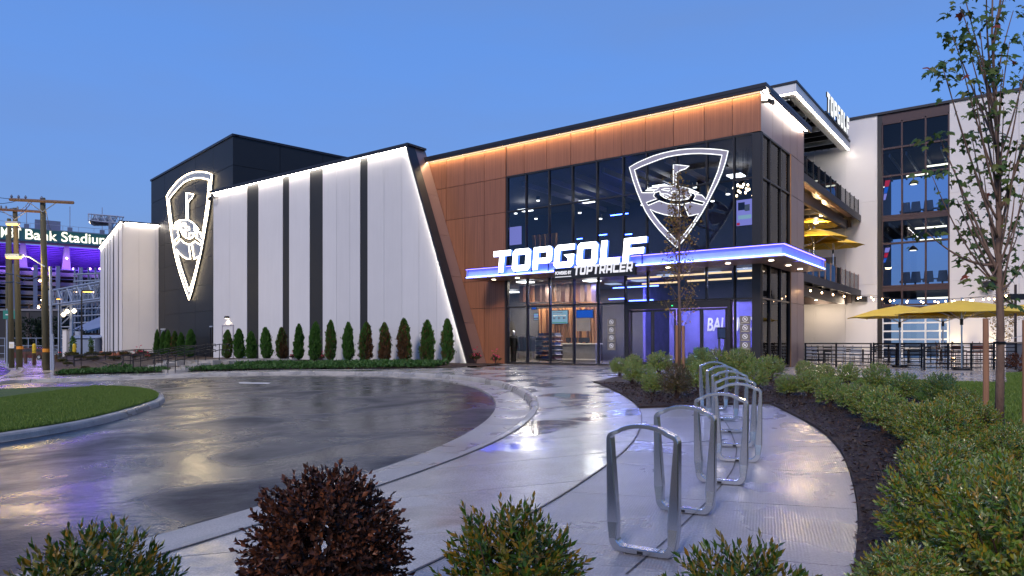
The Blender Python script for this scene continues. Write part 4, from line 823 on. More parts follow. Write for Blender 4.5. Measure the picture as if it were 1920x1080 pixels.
# ---------------------------------------------------------------- tall bay building at the right
bb = thing('bay_building', 'tall white bay building with a three storey glazed strip', 'building', (D0[0], D0[1], 0)); ZB = 16.5
uG0, uG1 = .02, fD.u(1780.5); colsD = [fD.u(1654), fD.u(1691), fD.u(1735.5), uG1-.04]
for k in range(8):
    a = -16+k*2.0; zs = [-.1, 5.05, 10.7, ZB]
    for z0, z1 in zip(zs, zs[1:]): fD.part('white_panel', 'offwhite', bb, a+.006, a+2-.006, z0+.006, z1-.006, -.3, 0)
for k in range(5):
    a = uG1+k*3.6
    for z0, z1 in zip(zs, zs[1:]): fD.part('white_panel', 'offwhite', bb, a+.006, a+3.6-.006, z0+.006, z1-.006, -.3, 0)
fD.part('coping', 'coping', bb, -16, uG1+18, ZB, ZB+.16, -.5, .1)
fD.part('roof', 'coping', bb, -16, uG1+18, 15.9, 16.1, -10, -.35)
zr = [3.6, 4.87, 7.75, 9.6, 12.3, 14.16, 15.85]
fD.part('side_column', 'frame', bb, .02, colsD[0], 0, ZB-.05, -.3, -.02)
grid(fD, bb, colsD, zr, fm='purpleframe', w=.10, wz=.12, n0=-.22, n1=-.02, gn=-.12)
for z in (4.87, 9.6): fD.part('floor_edge', 'purpleframe', bb, colsD[0]+.05, uG1-.09, z-.34, z-.07, -.24, -.04)
fD.part('parapet_band', 'purpleframe', bb, colsD[0], uG1, 15.92, ZB-.02, -.3, -.04)
fD.part('door_head', 'purpleframe', bb, colsD[0], uG1, 3.15, 3.5, -.3, -.03)
for z in (4.5, 9.25, 13.95): fD.part('floor_slab', 'stadium_dark', bb, -15, uG1+17, z, z+.25, -9.5, -.35)
fD.part('ground_floor', 'floorint', bb, -15, uG1+17, -.08, .01, -9.5, -.3)
for k, u in enumerate((-.6, uG1+.6)): fD.part('party_wall', 'greyint', bb, u-.1, u+.1, 0, 15.9, -9.5, -.35)
gd = thing('garage_door', 'glazed sectional garage door under the yellow umbrellas', 'garage door', tuple(fD.p(uG1/2, 0, -.1)))
gz_ = [0.03, .75, 1.3, 1.85, 2.4, 3.1]; gu = [colsD[0]+.02, fD.u(1691), fD.u(1735), fD.u(1762), uG1-.1]
grid(fD, gd, gu, gz_, fm='white_paint', w=.10, wz=.10, n0=-.18, n1=-.08, gn=-.13, gm='clearglass')
for (x0, x1, py, nn) in ((1716, 1779, 289.5, -2), (1735, 1779, 314, -4), (1716, 1775, 430, -2), (1725, 1765, 452, -4), (1720, 1779, 561, -2), (1700, 1740, 332, -6)):
    u0, z = fD.pu(x0, py, nn); fD.part('tube_light', 'tube_light', bb, u0, fD.u(x1, nn), z, z+.09, nn, nn+.1)
for z in (14.0, 9.3):
    for k in range(6): fD.part('ceiling_beam', 'galv', bb, -.4+k*1.0, -.3+k*1.0, z-.28, z-.06, -9, -.6)
for (px, py, lab) in ((1713, 342, 'black dome pendant lamp on the top storey'), (1712, 466, 'black dome pendant lamp on the middle storey')):
    u, z = fD.pu(px, py, -1.5); c = fD.p(u, z, -1.5); t = thing('pendant_lamp', lab, 'pendant light', tuple(c))
    MB().tube([c+Vector((0, 0, h)) for h in (-.12, -.05, .06, .16, .2)], [.30, .27, .2, .09, .03], 14).build('shade', 'blackmetal', t, smooth=True); MB().tube([c+Vector((0, 0, .2)), c+Vector((0, 0, 1.2))], .012, 4).build('cord', 'blackmetal', t); MB().cyl(c.x, c.y, c.z-.14, c.z-.125, .2, 12).build('bulb', 'tube_light', t)
for (px0, px1, y0, y1, lab) in ((1656, 1666, 338, 374, 'tilted monitor wall on the top storey'), (1656, 1666, 464, 492, 'tilted monitor wall on the middle storey')):
    u0, z1 = fD.pu(px0, y0, -1); u1, z0 = fD.pu(px1, y1, -1); t = thing('monitor_wall', lab, 'screen', tuple(fD.p(u0, z0, -1)))
    for k in range(3):
        a = z0+(z1-z0)*k/3; b = z0+(z1-z0)*(k+1)/3-.04; fD.poly('display', ('screen_violet', 'screen_blue', 'screen_red')[(k+(y0 > 400)) % 3], t, [(u0+.04*k, a), (u1-.2+.1*k, a), (u1-.1+.1*k, b), (u0+.04*k+.05, b)], -1.05, -1)
def bayseat(px, zf, label):
    u = fD.u(px, -1.2); t = thing('lounge_chair', label, 'chair', tuple(fD.p(u, zf, -1.2)), 'high-backed chairs behind the glazed strip')
    fD.part('seat', 'slate', t, u-.3, u+.3, zf+.4, zf+.52, -1.5, -.95); fD.poly('backrest', 'slate', t, [(u-.30, zf+.5), (u+.30, zf+.5), (u+.24, zf+1.15), (u-.24, zf+1.15)], -1.58, -1.48); fD.part('pedestal', 'blackmetal', t, u-.05, u+.05, zf, zf+.4, -1.28, -1.18)
for zf, st in ((9.5, 'top'), (4.75, 'middle')):
    for k, px in enumerate((1697, 1716, 1740, 1767)): bayseat(px, zf, '%s dark lounge chair behind the %s storey glass' % (('leftmost', 'second from left', 'third from left', 'rightmost')[k], st))
    fD.part('drink_rail', 'slate', bb, colsD[1], uG1-.2, zf+.62, zf+.68, -2.2, -1.8)
# speaker boxes and sockets on the white wall
def speaker(px, py, fr, label):
    u, z = fr.pu(px, py); t = thing('wall_speaker', label, 'speaker', tuple(fr.p(u, z, .1))); fr.part('cabinet', 'blackmetal', t, u-.36, u+.36, z-.17, z+.17, .06, .34); fr.part('grille', 'sign_black', t, u-.33, u+.33, z-.14, z+.14, .34, .355); fr.part('bracket', 'blackmetal', t, u-.05, u+.05, z-.05, z+.05, 0, .06)
speaker(1616, 561.5, fD, 'black speaker on the white wall below the middle balcony')
# balconies
bal = thing('balcony_stack', 'two dark edged balconies with glass railings between hall and bay building', 'balcony', tuple(fE.p(0, 0, 0)))
for zf, nm in ((9.8, 3), (4.66, 2)):
    fE.part('deck', 'dark_bronze', bal, -17, -.02, zf-.14, zf, -6.5, -.02); fE.part('fascia', 'coping', bal, -17, 0, zf-.40, zf+.02, -.0, .08)
    fE.part('edge_beam', 'dark_bronze', bal, -17, -1.2, zf-1.0, zf-.40, -.75, -.55); fE.part('end_beam', 'dark_bronze', bal, -1.2, -1.0, zf-.9, zf-.14, -6.5, -.3); fE.part('end_soffit', 'bronze', bal, -17, -.02, zf-.20, zf-.145, -.55, -.02)
    us_ = [-.15-1.38*k for k in range(12)]
    for u in us_: fE.part('post', 'blackmetal' if nm == 3 else 'bronze', bal, u-.025, u+.025, zf+.01, zf+1.12, -.10, -.03)
    for a, b in zip(us_[1:], us_): fE.part('glass_panel', 'clearglass', bal, a+.04, b-.04, zf+.06, zf+1.05, -.075, -.06)
    for k in range(6): fE.part('joist', 'coping', bal, -3-k*2.2, -2.85-k*2.2, zf-.45, zf-.15, -6.4, -.8)
fD.part('inner_door', 'greyint', bal, -4.5, -2.6, 4.66, 7.1, .003, .04)
# roof overhang over the top balcony
ov = thing('roof_overhang', 'white edged roof overhang with light strips and black joists', 'roof canopy', (15.1, 36.8, 14.5)); zo0, zo1 = 14.42, 14.96; LO = 13.7
fO.part('fascia', 'white_paint', ov, 0, LO, zo0, zo1-.06, -.08, 0); fO.part('fascia', 'white_paint', ov, 0, .08, zo0, zo1-.06, -9, -.09)
fO.part('coping', 'coping', ov, -.06, LO, zo1-.055, zo1+.06, -9, .06)
fO.part('deck', 'blackmetal', ov, .1, LO, zo1-.25, zo1-.07, -9, -.1)
fO.part('light_strip', 'led_white', ov, .03, LO, zo0-.045, zo0-.003, -.10, -.02); fO.part('light_strip', 'led_white', ov, .02, .10, zo0-.045, zo0-.003, -9, -.11)
fO.part('light_trough', 'white_paint', ov, .1, LO, zo0-.02, zo0+.0, -.55, -.12); fO.part('light_trough', 'white_paint', ov, .1, .5, zo0-.02, zo0, -9, -.56)
for k in range(11): fO.part('joist', 'galv' if k % 3 == 0 else 'blackmetal', ov, .9+k*1.15, 1.02+k*1.15, zo0-.05, zo1-.26, -9, -.6)
for n_ in np.arange(-8.6, -.7, .45): fO.part('deck_rib', 'stripe', ov, .6, LO, zo1-.31, zo1-.255, n_, n_+.14)
MB().tube([fO.p(5, zo0+.1, -.7), fO.p(9.5, 13.9, -2.6)], .05).build('brace', 'galv', ov)
rs = thing('rooftop_sign', 'small lit letters of the venue name on the roof overhang edge', 'sign', tuple(fO.p(9, 15, .1)))
word('TOPGOLF', fO, fO.u(1550, .1), fO.u(1591, .1), 15.12, 16.3, .05, .14, 'roof_letter', 'stripe', rs, gap=.30, shear=.04)
fO.part('mounting_rail', 'blackmetal', rs, fO.u(1549, .1), fO.u(1591, .1), 15.0, 15.1, 0.0, .12)
# ---------------------------------------------------------------- foliage tools
def nrm(a): return a/np.maximum(np.linalg.norm(a, axis=-1, keepdims=True), 1e-9)
RS = np.random.RandomState(11)
def leafmesh(name, pos, d, up, ln, wr, fold=.25, mats=None, droop=.0):
    """many small folded leaves, two faces each"""
    N = len(pos); d = nrm(d); s = nrm(np.cross(d, up)); n = nrm(np.cross(s, d)); ln = ln.reshape(-1, 1); w = ln*wr*.5
    b = pos; m = pos+d*ln*.5; tip = pos+d*ln-n*ln*droop
    lf = m+s*w+n*w*fold; rt = m-s*w+n*w*fold
    V = np.stack([b, rt, tip, lf], 1).reshape(-1, 3); i = np.arange(N)*4
    Fc = np.stack([i, i+1, i+2, i, i+2, i+3], 1).reshape(-1, 3)
    return rawmesh(name, V, Fc, mats)
def rawmesh(name, V, Fc, m):
    me = bpy.data.meshes.new(name); k = Fc.shape[1]; me.vertices.add(len(V)); me.vertices.foreach_set('co', V.astype(np.float32).ravel())
    me.loops.add(Fc.size); me.loops.foreach_set('vertex_index', Fc.astype(np.int32).ravel()); me.polygons.add(len(Fc))
    me.polygons.foreach_set('loop_start', np.arange(0, Fc.size, k, dtype=np.int32)); me.update(calc_edges=True); me.materials.append(M[m] if isinstance(m, str) else m); return me
def sprig_leaves(P0, A, nl, L, ll, seed):
    r = np.random.RandomState(seed); n = len(P0); A = nrm(A); t = np.tile((np.arange(nl)/(nl-1))[None, :], (n, 1)); ph = np.arange(nl)[None, :]*2.4+r.rand(n, 1)*6.28
    ref = np.where(np.abs(A[:, 2:3]) > .9, [[1., 0, 0]], [[0, 0, 1.]]); X = nrm(np.cross(A, ref)); Y = np.cross(A, X)
    rad = X[:, None]*np.cos(ph)[..., None]+Y[:, None]*np.sin(ph)[..., None]
    th = (1.25-.95*t)+r.randn(n, nl)*.12; d = A[:, None]*np.cos(th)[..., None]+rad*np.sin(th)[..., None]
    p = P0[:, None]+A[:, None]*((t-1)*L)[..., None]; s = ll*(.75+.5*r.rand(n, nl))*(1-.25*t)
    return p.reshape(-1, 3), d.reshape(-1, 3), np.broadcast_to(A[:, None]+rad*.2, d.shape).reshape(-1, 3), s.ravel()
def shrub(name, label, rx, h, ns, nl, L, ll, wr, mt, seed, cat='shrub', group=None, leaf_parts=0, lumps=.16, stems=14, stem_m='twig', inner=.45, low=-.75, fold=.3, upb=.45):
    r = np.random.RandomState(seed); t = thing(name, label, cat, (0, 0, 0), group)
    v = nrm(r.randn(ns*3, 3)); v = v[v[:, 2] > low][:ns]; ns = len(v)
    k = nrm(r.randn(9, 3)); bump = 1+lumps*np.max(v@k.T, axis=1)**3-lumps*.5+r.randn(ns)*.035
    rad = bump*(inner+(1-inner)*r.rand(ns)**.35); cz = h*.54; rz = h*.5
    P0 = v*rad[:, None]*np.array([rx, rx, rz])+np.array([0, 0, cz]); A = v*np.array([.9, .9, .8])+np.array([0, 0, upb])+r.randn(ns, 3)*.2
    p, d, u, s = sprig_leaves(P0, A, nl, L, ll, seed+1); hide = np.zeros(len(p), bool)
    if leaf_parts:
        o_ = np.argsort(p[:, 1]-p[:, 2]*.8); pick = r.choice(o_[:leaf_parts*14], leaf_parts, replace=False); hide[pick] = True
        lme = leafmesh('leaf', np.zeros((1, 3)), np.array([[0, 1., 0]]), np.array([[0, 0, 1.]]), np.array([1.]), wr, fold, mt)
        for i in pick:
            Y = Vector(d[i]).normalized(); X = Y.cross(Vector(u[i])).normalized(); Z = X.cross(Y); o = bpy.data.objects.new('leaf', lme); COL.objects.link(o)
            o.matrix_local = Matrix.Translation(Vector(p[i])) @ Matrix((X, Y, Z)).transposed().to_4x4() @ Matrix.Scale(float(s[i]), 4); o.parent = t
    me = leafmesh('foliage', p[~hide], d[~hide], u[~hide], s[~hide], wr, fold, mt); o = meshobj('foliage', me, t); o['kind'] = 'stuff'
    mb = MB()
    for q in P0[r.choice(ns, stems, replace=False)]:
        mb.tube([(r.randn()*.02, r.randn()*.02, -.02), (q[0]*.35, q[1]*.35, q[2]*.45), tuple(q*.97)], [.012*h+.003, .007*h+.002, .002], 5)
    mb.build('stems', stem_m, t); return t
# ---------------------------------------------------------------- hedge shrubs
M['holly_brown'] = leafmat('bronzed_holly_leaf', [(.09, .08, .02), (.17, .09, .025), (.06, .09, .018), (.22, .11, .03)], .35, .7)
TP = [shrub('hedge_shrub', 'x', .45, .82, 300, 13, .13, .062, .42, 'holly', 21+i) for i in range(4)]
TN = [shrub('hedge_shrub', 'x', .45, .82, 520, 15, .13, .052, .42, 'holly_near', 41+i) for i in range(2)]
TB = [shrub('hedge_shrub', 'x', .45, .82, 300, 13, .13, .062, .42, 'holly_brown', 31)]
used = set(); rr0 = random.Random(12)
def place(tmpl, loc, label, sc, rz, group):
    if tmpl.name in used: o = dup(tmpl, loc, rz, label, sc)
    else: used.add(tmpl.name); o = tmpl; o.location = loc; o.rotation_euler = (0, 0, rz); o.scale = sc; o['label'] = label; ORG[o.name] = Vector(loc)
    if tmpl['category'] == 'tree': o.rotation_euler = (rr0.uniform(-.05, .05), rr0.uniform(-.05, .05), rz); o.scale = (sc[0]*rr0.uniform(.85, 1.15), sc[1]*rr0.uniform(.85, 1.15), sc[2]*rr0.uniform(.96, 1.05))
    o['group'] = group; return o
hd = [(1476, 745, 57, 'P', 'round shrub standing alone on its stem at the far tip of the inner hedge'), (1517, 747, 60, 'P', 'second shrub of the inner hedge from its far tip'), (1555, 767, 66, 'P', 'third shrub of the inner hedge from its far tip'),
      (1596, 773, 74, 'P', 'fourth shrub of the inner hedge from its far tip'), (1622, 790, 78, 'P', 'fifth shrub of the inner hedge from its far tip'), (1657, 815, 90, 'P', 'sixth shrub of the inner hedge with silvery leaves over the mulch'),
      (1706, 832, 104, 'N', 'seventh shrub of the inner hedge, olive toned'), (1735, 860, 122, 'N', 'eighth shrub of the inner hedge, beside the dark mulch bend'), (1762, 895, 148, 'N', 'third nearest shrub of the inner hedge beside the mulch crescent'),
      (1768, 962, 190, 'N', 'second nearest shrub of the inner hedge with orange tinged leaves'), (1765, 1085, 260, 'N', 'large shrub at the bottom edge with silvery leaf tips'), (1900, 1190, 330, 'N', 'nearest large shrub in the lower right corner'), (1700, 1210, 250, 'N', 'low shrub at the bottom edge beside the pad corner')]
for i, (x, y, w, k, lab) in enumerate(hd):
    g = gp(x, y); s = w/F*g.y/.92; T_ = TN if k == 'N' else TP; place(T_[i % len(T_)], gz(g, .02), lab, (s*.86, s*.86, s*(.80+.13*(i % 3))), i*1.3, 'shrubs of the hedge along the mulch crescent')
hd2 = [(1510, 712, 46, 'P', 'small shrub behind the far tip of the inner hedge'), (1545, 722, 46, 'P', 'far shrub of the outer hedge in front of the patio fence'), (1590, 722, 54, 'P', 'second far shrub of the outer hedge before the patio'), (1644, 738, 64, 'P', 'pale green shrub of the outer hedge before the patio slab'),
       (1692, 757, 76, 'P', 'pointed shrub of the outer hedge before the lawn'), (1764, 764, 76, 'P', 'upright dark green shrub at the lawn edge left of the stakes'), (1800, 800, 92, 'N', 'shrub of the outer hedge just left of the maple stake'), (1822, 852, 120, 'N', 'shrub of the outer hedge right under the stake foot'),
       (1905, 868, 100, 'N', 'dark shrub right of the maple trunk at the picture edge'), (1885, 925, 140, 'N', 'shrub below the maple at the right picture edge'), (1895, 1010, 200, 'N', 'green shrub at the right edge above the nearest one')]
for i, (x, y, w, k, lab) in enumerate(hd2):
    g = gp(x, y); s = w/F*g.y/.92; T_ = TN if k == 'N' else TP; place(T_[(i+1) % len(T_)], gz(g, .02), lab, (s*.88, s*.88, s*(.82+.12*(i % 2))), i*2.1, 'shrubs of the outer hedge along the lawn')
cl = [(1161, 706, 46, 0, 'leftmost round shrub of the island cluster'), (1188, 697, 38, 0, 'small yellowish shrub behind the leftmost one of the island cluster'), (1186, 722, 46, 0, 'bright green shrub second in front row of the island cluster'), (1212, 723, 50, 1, 'olive shrub in the middle of the island cluster front'), (1223, 742, 52, 0, 'frontmost green shrub of the island cluster'),
      (1268, 750, 70, 2, 'bronze tinted big shrub at the front of the island cluster'), (1237, 703, 58, 0, 'broad shrub left of the sapling stakes'), (1290, 704, 42, 3, 'dark shrub just right of the sapling stakes'), (1312, 738, 64, 1, 'shrub behind the left leg of the farthest racks'), (1344, 694, 52, 3, 'back shrub under the notice on the corner pane'),
      (1388, 708, 64, 1, 'shrub behind the tops of the farthest racks'), (1414, 733, 64, 3, 'dark shrub right of the farthest racks'), (1443, 716, 64, 1, 'large shrub below the corner column of the hall'), (1360, 738, 60, 0, 'shrub seen through the farthest racks'), (1316, 700, 50, 0, 'shrub below the green armchair')]
for i, (x, y, w, k, lab) in enumerate(cl):
    g = gp(x, y); s = w/F*g.y/.92; T_ = TB[0] if k == 2 else TP[k]; place(T_, gz(g, .02), lab, (s*.92, s*.92, s*(.82+.1*(i % 3))), i*1.7, 'shrubs of the island cluster before the entrance')
# foreground bushes
def fg(px, z, w, h, mt, lab, seed, ns=460, nl=15, ll=.050, wr=.36, **k):
    t = shrub('bush', lab, w/2*.93, h*.96, ns, nl, .15, ll, wr, mt, seed, leaf_parts=110, group='bushes along the bottom edge', **k); x = (px-CX)/F*z; t.location = (x, z, Gr(x, z)); ORG[t.name] = Vector(t.location); return t
fg(185, 2.85, .77, .84, 'bush', 'green bush with golden leaf tips in the lower left corner', 71, ns=600)
fg(612, 3.3, .86, .97, 'rust', 'rounded bush of dead dark brown leaves at the bottom edge', 72, ns=900, nl=11, ll=.042, wr=.62, inner=.62, stems=26, fold=.7, upb=.12, lumps=.05)
fg(960, 3.0, .72, .83, 'bush', 'green bush in the bottom middle left of the bike racks', 73, ns=560)
fg(1395, 2.7, .78, .74, 'bush', 'open leggy green bush in front of the nearest bike rack', 74, ns=360, inner=.7)
# ---------------------------------------------------------------- arborvitae rows
def cypress(seed, brown):
    r = np.random.RandomState(seed); t = thing('arborvitae', 'x', 'tree'); n = 5200; z = r.rand(n)**.85; prof = (np.minimum(z/.12, 1)**.5)*(1-z**3.6)**.75*.47+.02
    a = r.rand(n)*6.28; lump = 1+.16*np.sin(a*3+z*9+seed)+.12*np.sin(a*5-z*17+seed*2)+.10*np.sin(z*31+a*2); rr = prof*lump*(.7+.3*r.rand(n)**.5)*(1+.22*(r.rand(n) < .07))
    p = np.stack([np.cos(a)*rr*.50, np.sin(a)*rr*.50, z*.93+.02], 1); d = np.stack([np.cos(a)*.45, np.sin(a)*.45, np.ones(n)], 1)+r.randn(n, 3)*.34
    side = np.sin(a+seed) > .1; isb = (r.rand(n) < brown*(1.25-z)*1.2) & (side | (r.rand(n) < .35)) if brown else np.zeros(n, bool)
    for nm, mk, mt in (('foliage', ~isb, 'cyp'), ('browned_foliage', isb, 'cyp_brown')):
        if mk.sum() < 5: continue
        o = meshobj(nm, leafmesh(nm, p[mk], d[mk], nrm(r.randn(mk.sum(), 3)), .04+.05*r.rand(mk.sum()), .45, .3, mt), t); o['kind'] = 'stuff'
    MB().tube([(0, 0, -.05), (0, 0, .5)], [.03, .012], 6).build('trunk', 'twig', t); MB().tube([(0, 0, .04), (0, 0, .12), (0, 0, .5), (0, 0, .8), (0, 0, .9)], [.08, .15, .15, .08, .02], 7).build('dark_core', 'ground', t); return t  # added dark core, fills the see-through gaps between the sprays
CT = {0: cypress(1, 0), 1: cypress(2, .35), 2: cypress(3, .95)}; CT2 = {0: cypress(4, 0), 1: cypress(5, .45), 2: cypress(6, 1.1)}
cy = [(426, 617, 18, 1, 'leftmost arborvitae, just below the lit service door'), (448.7, 618, 19, 0, 'arborvitae between the service door and the first black band'), (471.6, 621, 22, 0, 'short arborvitae before the leftmost black band'), (501, 616, 22, 0, 'arborvitae between the first and second black bands'),
      (529, 613, 22, 2, 'half browned arborvitae left of the second black band'), (560, 611.5, 21, 0, 'green arborvitae between second and third black bands'), (589, 606, 23, 0, 'arborvitae before the wide third black band'), (620, 604, 23, 1, 'arborvitae with browned foot right of the wide black band'),
      (653, 605.5, 21, 0, 'slim green arborvitae left of the fourth black band'), (684.6, 607, 22, 2, 'browned arborvitae before the fourth black band'), (722, 604, 22, 2, 'browned arborvitae right of the fourth black band'), (758.6, 599, 24, 2, 'tall arborvitae with brown right flank'), (801, 600, 27, 1, 'widest arborvitae, second from the leaning edge'), (839, 600, 23, 1, 'rightmost arborvitae beside the leaning lit edge')]
for i, (x, ty, w, b, lab) in enumerate(cy):
    nn = NW+1.35; u, zt = fA.pu(x, ty, nn); q = fA.p(u, 0, nn); zb = bedz(q.x, q.y)-.02; h = zt-zb; ww_ = w/F*q.y
    T_ = (CT, CT2)[i % 2][b]; place(T_, Vector((q.x, q.y, zb)), lab, (ww_*1.75, ww_*1.75, h*1.02), i*1.9, 'arborvitae along the white wall')
for i, (x, ty, w, b, lab) in enumerate([(293, 619, 11, 0, 'leftmost arborvitae at the foot of the dark tower'), (305, 621, 11, 0, 'second arborvitae from the left at the tower foot'), (316, 619, 11, 0, 'tall third arborvitae at the tower foot'), (328, 624, 14, 2, 'brown dead arborvitae at the tower foot'), (340, 624, 13, 0, 'arborvitae right of the brown one at the tower foot'), (355.5, 621, 15, 0, 'rightmost arborvitae at the tower foot')]):
    u, zt = fTL.pu(x, ty, 1.3); q = fTL.p(u, 0, 1.3); zb = bedz(q.x, q.y)-.05; ww_ = w/F*q.y
    T_ = (CT, CT2)[i % 2][b]; place(T_, Vector((q.x, q.y, zb)), lab, (ww_*1.9, ww_*1.9, (zt-zb)*1.03), i*2.3, 'arborvitae at the tower foot')
# ---------------------------------------------------------------- ground cover, low plants
def pip(P_, poly):
    x, y = P_[:, 0], P_[:, 1]; c = np.zeros(len(P_), bool); n = len(poly)
    for i in range(n):
        x1, y1 = poly[i][0], poly[i][1]; x2, y2 = poly[i-1][0], poly[i-1][1]
        if y1 == y2: continue
        c ^= ((y1 > y) != (y2 > y)) & (x < (x2-x1)*(y-y1)/(y2-y1)+x1)
    return c
Gv = lambda x, y: np.maximum(np.minimum(-.471+.0345*x+.0157*y, 0), -3)
r = RS; N = 26000; e0, e1 = near_i(bf, gp(92, 704)), near_i(bf, gp(800, 690)); seg = np.array([[p.x, p.y] for p in bf[:e1+1]]); ii = r.rand(N)*(len(seg)-1.001); i0 = ii.astype(int); fr_ = (ii-i0)[:, None]
base = seg[i0]*(1-fr_)+seg[i0+1]*fr_; tn = nrm(seg[i0+1]-seg[i0]); nr = np.stack([-tn[:, 1], tn[:, 0]], 1); dd_ = (.05+1.5*r.rand(N)**.8)[:, None]; bp_ = base+nr*dd_
zz = np.array([bedz(a, b) for a, b in bp_[:, :2]]); pos = np.column_stack([bp_, zz+.02+.16*r.rand(N)*np.minimum(1, dd_[:, 0]*4)]); d = r.randn(N, 3)*.8+np.array([0, 0, .7])
keep = np.ones(N, bool)
for px in (305, 318, 250, 262): c = gp(px, 698); keep &= np.linalg.norm(pos[:, :2]-np.array([c.x+.5, c.y+.8]), axis=1) > .95
o = meshobj('ground_cover', leafmesh('ground_cover', pos[keep], d[keep], nrm(r.randn(keep.sum(), 3)), .10+.10*r.rand(keep.sum()), .5, .2, 'cover')); o['kind'] = 'stuff'; o['label'] = 'low leafy green ground cover along the far pavement'; o['category'] = 'ground cover'
LO_ = shrub('low_shrub', 'x', .55, .55, 160, 9, .14, .11, .45, 'low_olive', 91, low=-.2); RO = shrub('rose_bush', 'x', .35, .55, 46, 8, .16, .10, .5, 'low_olive', 92, stems=12, low=0)
pr = np.random.RandomState(5).randn(16, 3)*.16+np.array([0, 0, .5]); PK = leafmesh('blossom', np.repeat(pr, 6, 0), np.random.RandomState(6).randn(96, 3), np.random.RandomState(7).randn(96, 3), np.full(96, .075), .9, .2, 'pink'); o = meshobj('blossoms', PK, RO); o['kind'] = 'stuff'
lw = [(128, 695, 18), (150, 688, 22), (175, 690, 24), (196, 686, 24), (215, 690, 24), (160, 697, 16), (235, 683, 22), (205, 679, 22), (268, 681, 22), (285, 684, 22), (135, 682, 26), (118, 688, 20), (340, 688, 18), (300, 676, 20), (172, 681, 26)]
for i, (x, y, w) in enumerate(lw):
    g = gp(x, y); s = w/F*g.y/1.1; place(LO_, Vector((g.x, g.y, bedz(g.x, g.y)-.05 if x > 110 else Gr(*g))), 'low olive shrub in the sloping bed, %s' % ('left of the leftmost stairs at the front', 'beside the leftmost handrail foot', 'between the left stairs at the front', 'between the left stairs behind the ground cover', 'left of the middle stairs', 'tiny one behind the pavement edge', 'behind the middle handrail', 'below the white block corner', 'right of the middle stairs', 'between middle and right stairs', 'behind the leftmost stairs', 'at the far left end of the bed', 'beside the right stairs', 'before the leftmost arborvitae', 'beyond the left stair landing')[i], (s, s, s*.8), i*1.1, 'low olive shrubs in the sloping bed')
for i, (x, y, w, lab) in enumerate([(892, 683, 26, 'rose bush at the foot of the leaning bronze edge'), (930, 684.5, 24, 'rose bush with dark flowers left of the shop window'), (841, 684, 22, 'small rose bush before the rightmost arborvitae'), (455, 682, 14, 'pink flowering rose right of the service door'), (548, 682, 14, 'pink flowering rose between second and third bands'), (604, 682, 14, 'pink flowering rose before the wide band'), (681, 682, 14, 'pink flowering rose before the fourth band'), (720, 682, 14, 'pink flowering rose right of the fourth band'), (756, 682, 14, 'pink flowering rose before the tall arborvitae'), (252, 688, 16, 'pink rose beside the middle handrail'), (262, 684, 18, 'pink rose behind the middle handrail'), (277, 688, 14, 'pink rose between middle and right stairs')]):
    g = gp(x, y); s = w/F*g.y/.75; place(RO, Vector((g.x, g.y, bedz(g.x, g.y)-.02)), lab, (s, s, s), i*1.4, 'rose bushes in the planting bed')
# turf blades and mulch chips
def scatter_blades(name, poly, n, hgt, off, label, near=None):
    P_ = np.array([[p[0], p[1]] for p in poly]); lo_, hi = P_.min(0), P_.max(0)
    if near: lo_ = np.maximum(lo_, near[0]); hi = np.minimum(hi, near[1])
    q = RS.rand(n*2, 2)*(hi-lo_)+lo_; q = q[pip(q, P_)][:n]; k = len(q); z = Gv(q[:, 0], q[:, 1])+off; b = np.column_stack([q, z]); t = b+np.column_stack([RS.randn(k, 2)*hgt*.35, hgt*(.6+.6*RS.rand(k))]); w = np.column_stack([RS.randn(k, 2), np.zeros(k)]); w = nrm(w)*.012
    V = np.stack([b-w, b+w, t], 1).reshape(-1, 3); o = meshobj(name, rawmesh(name, V, np.arange(k*3).reshape(-1, 3), 'blade')); o['kind'] = 'stuff'; o['label'] = label; o['category'] = 'grass'
scatter_blades('turf', [*isl], 170000, .07, .02, 'mown wet turf on the raised island at left', near=([-16, 8], [-4, 40]))
scatter_blades('lawn_grass', px2([(1560, 709), (1770, 717.5), (1890, 720), (1886, 701.5), (1960, 699.5)])+[Vector((19, 20)), Vector((10, 4)), *[p for p in reversed(outer[:-6])]], 120000, .075, .012, 'mown lawn right of the hedge', near=([5, 4], [20, 25]))
P_ = np.array([[p.x, p.y] for p in mi]); q = RS.rand(90000, 2)*np.array([7.5, 17])+np.array([1.5, 2.5]); q = q[pip(q, P_)][:42000]; k = len(q)
pos = np.column_stack([q, Gv(q[:, 0], q[:, 1])+.037+.02*RS.rand(k)]); d = np.column_stack([RS.randn(k, 2), RS.randn(k)*.25]); o = meshobj('bark_chips', leafmesh('bark_chips', pos, d, np.column_stack([RS.randn(k, 2)*.5, np.ones(k)]), .03+.06*RS.rand(k)**2, .35, .2, 'chips')); o['kind'] = 'stuff'; o['label'] = 'shredded dark bark chips covering the crescent bed'; o['category'] = 'mulch'
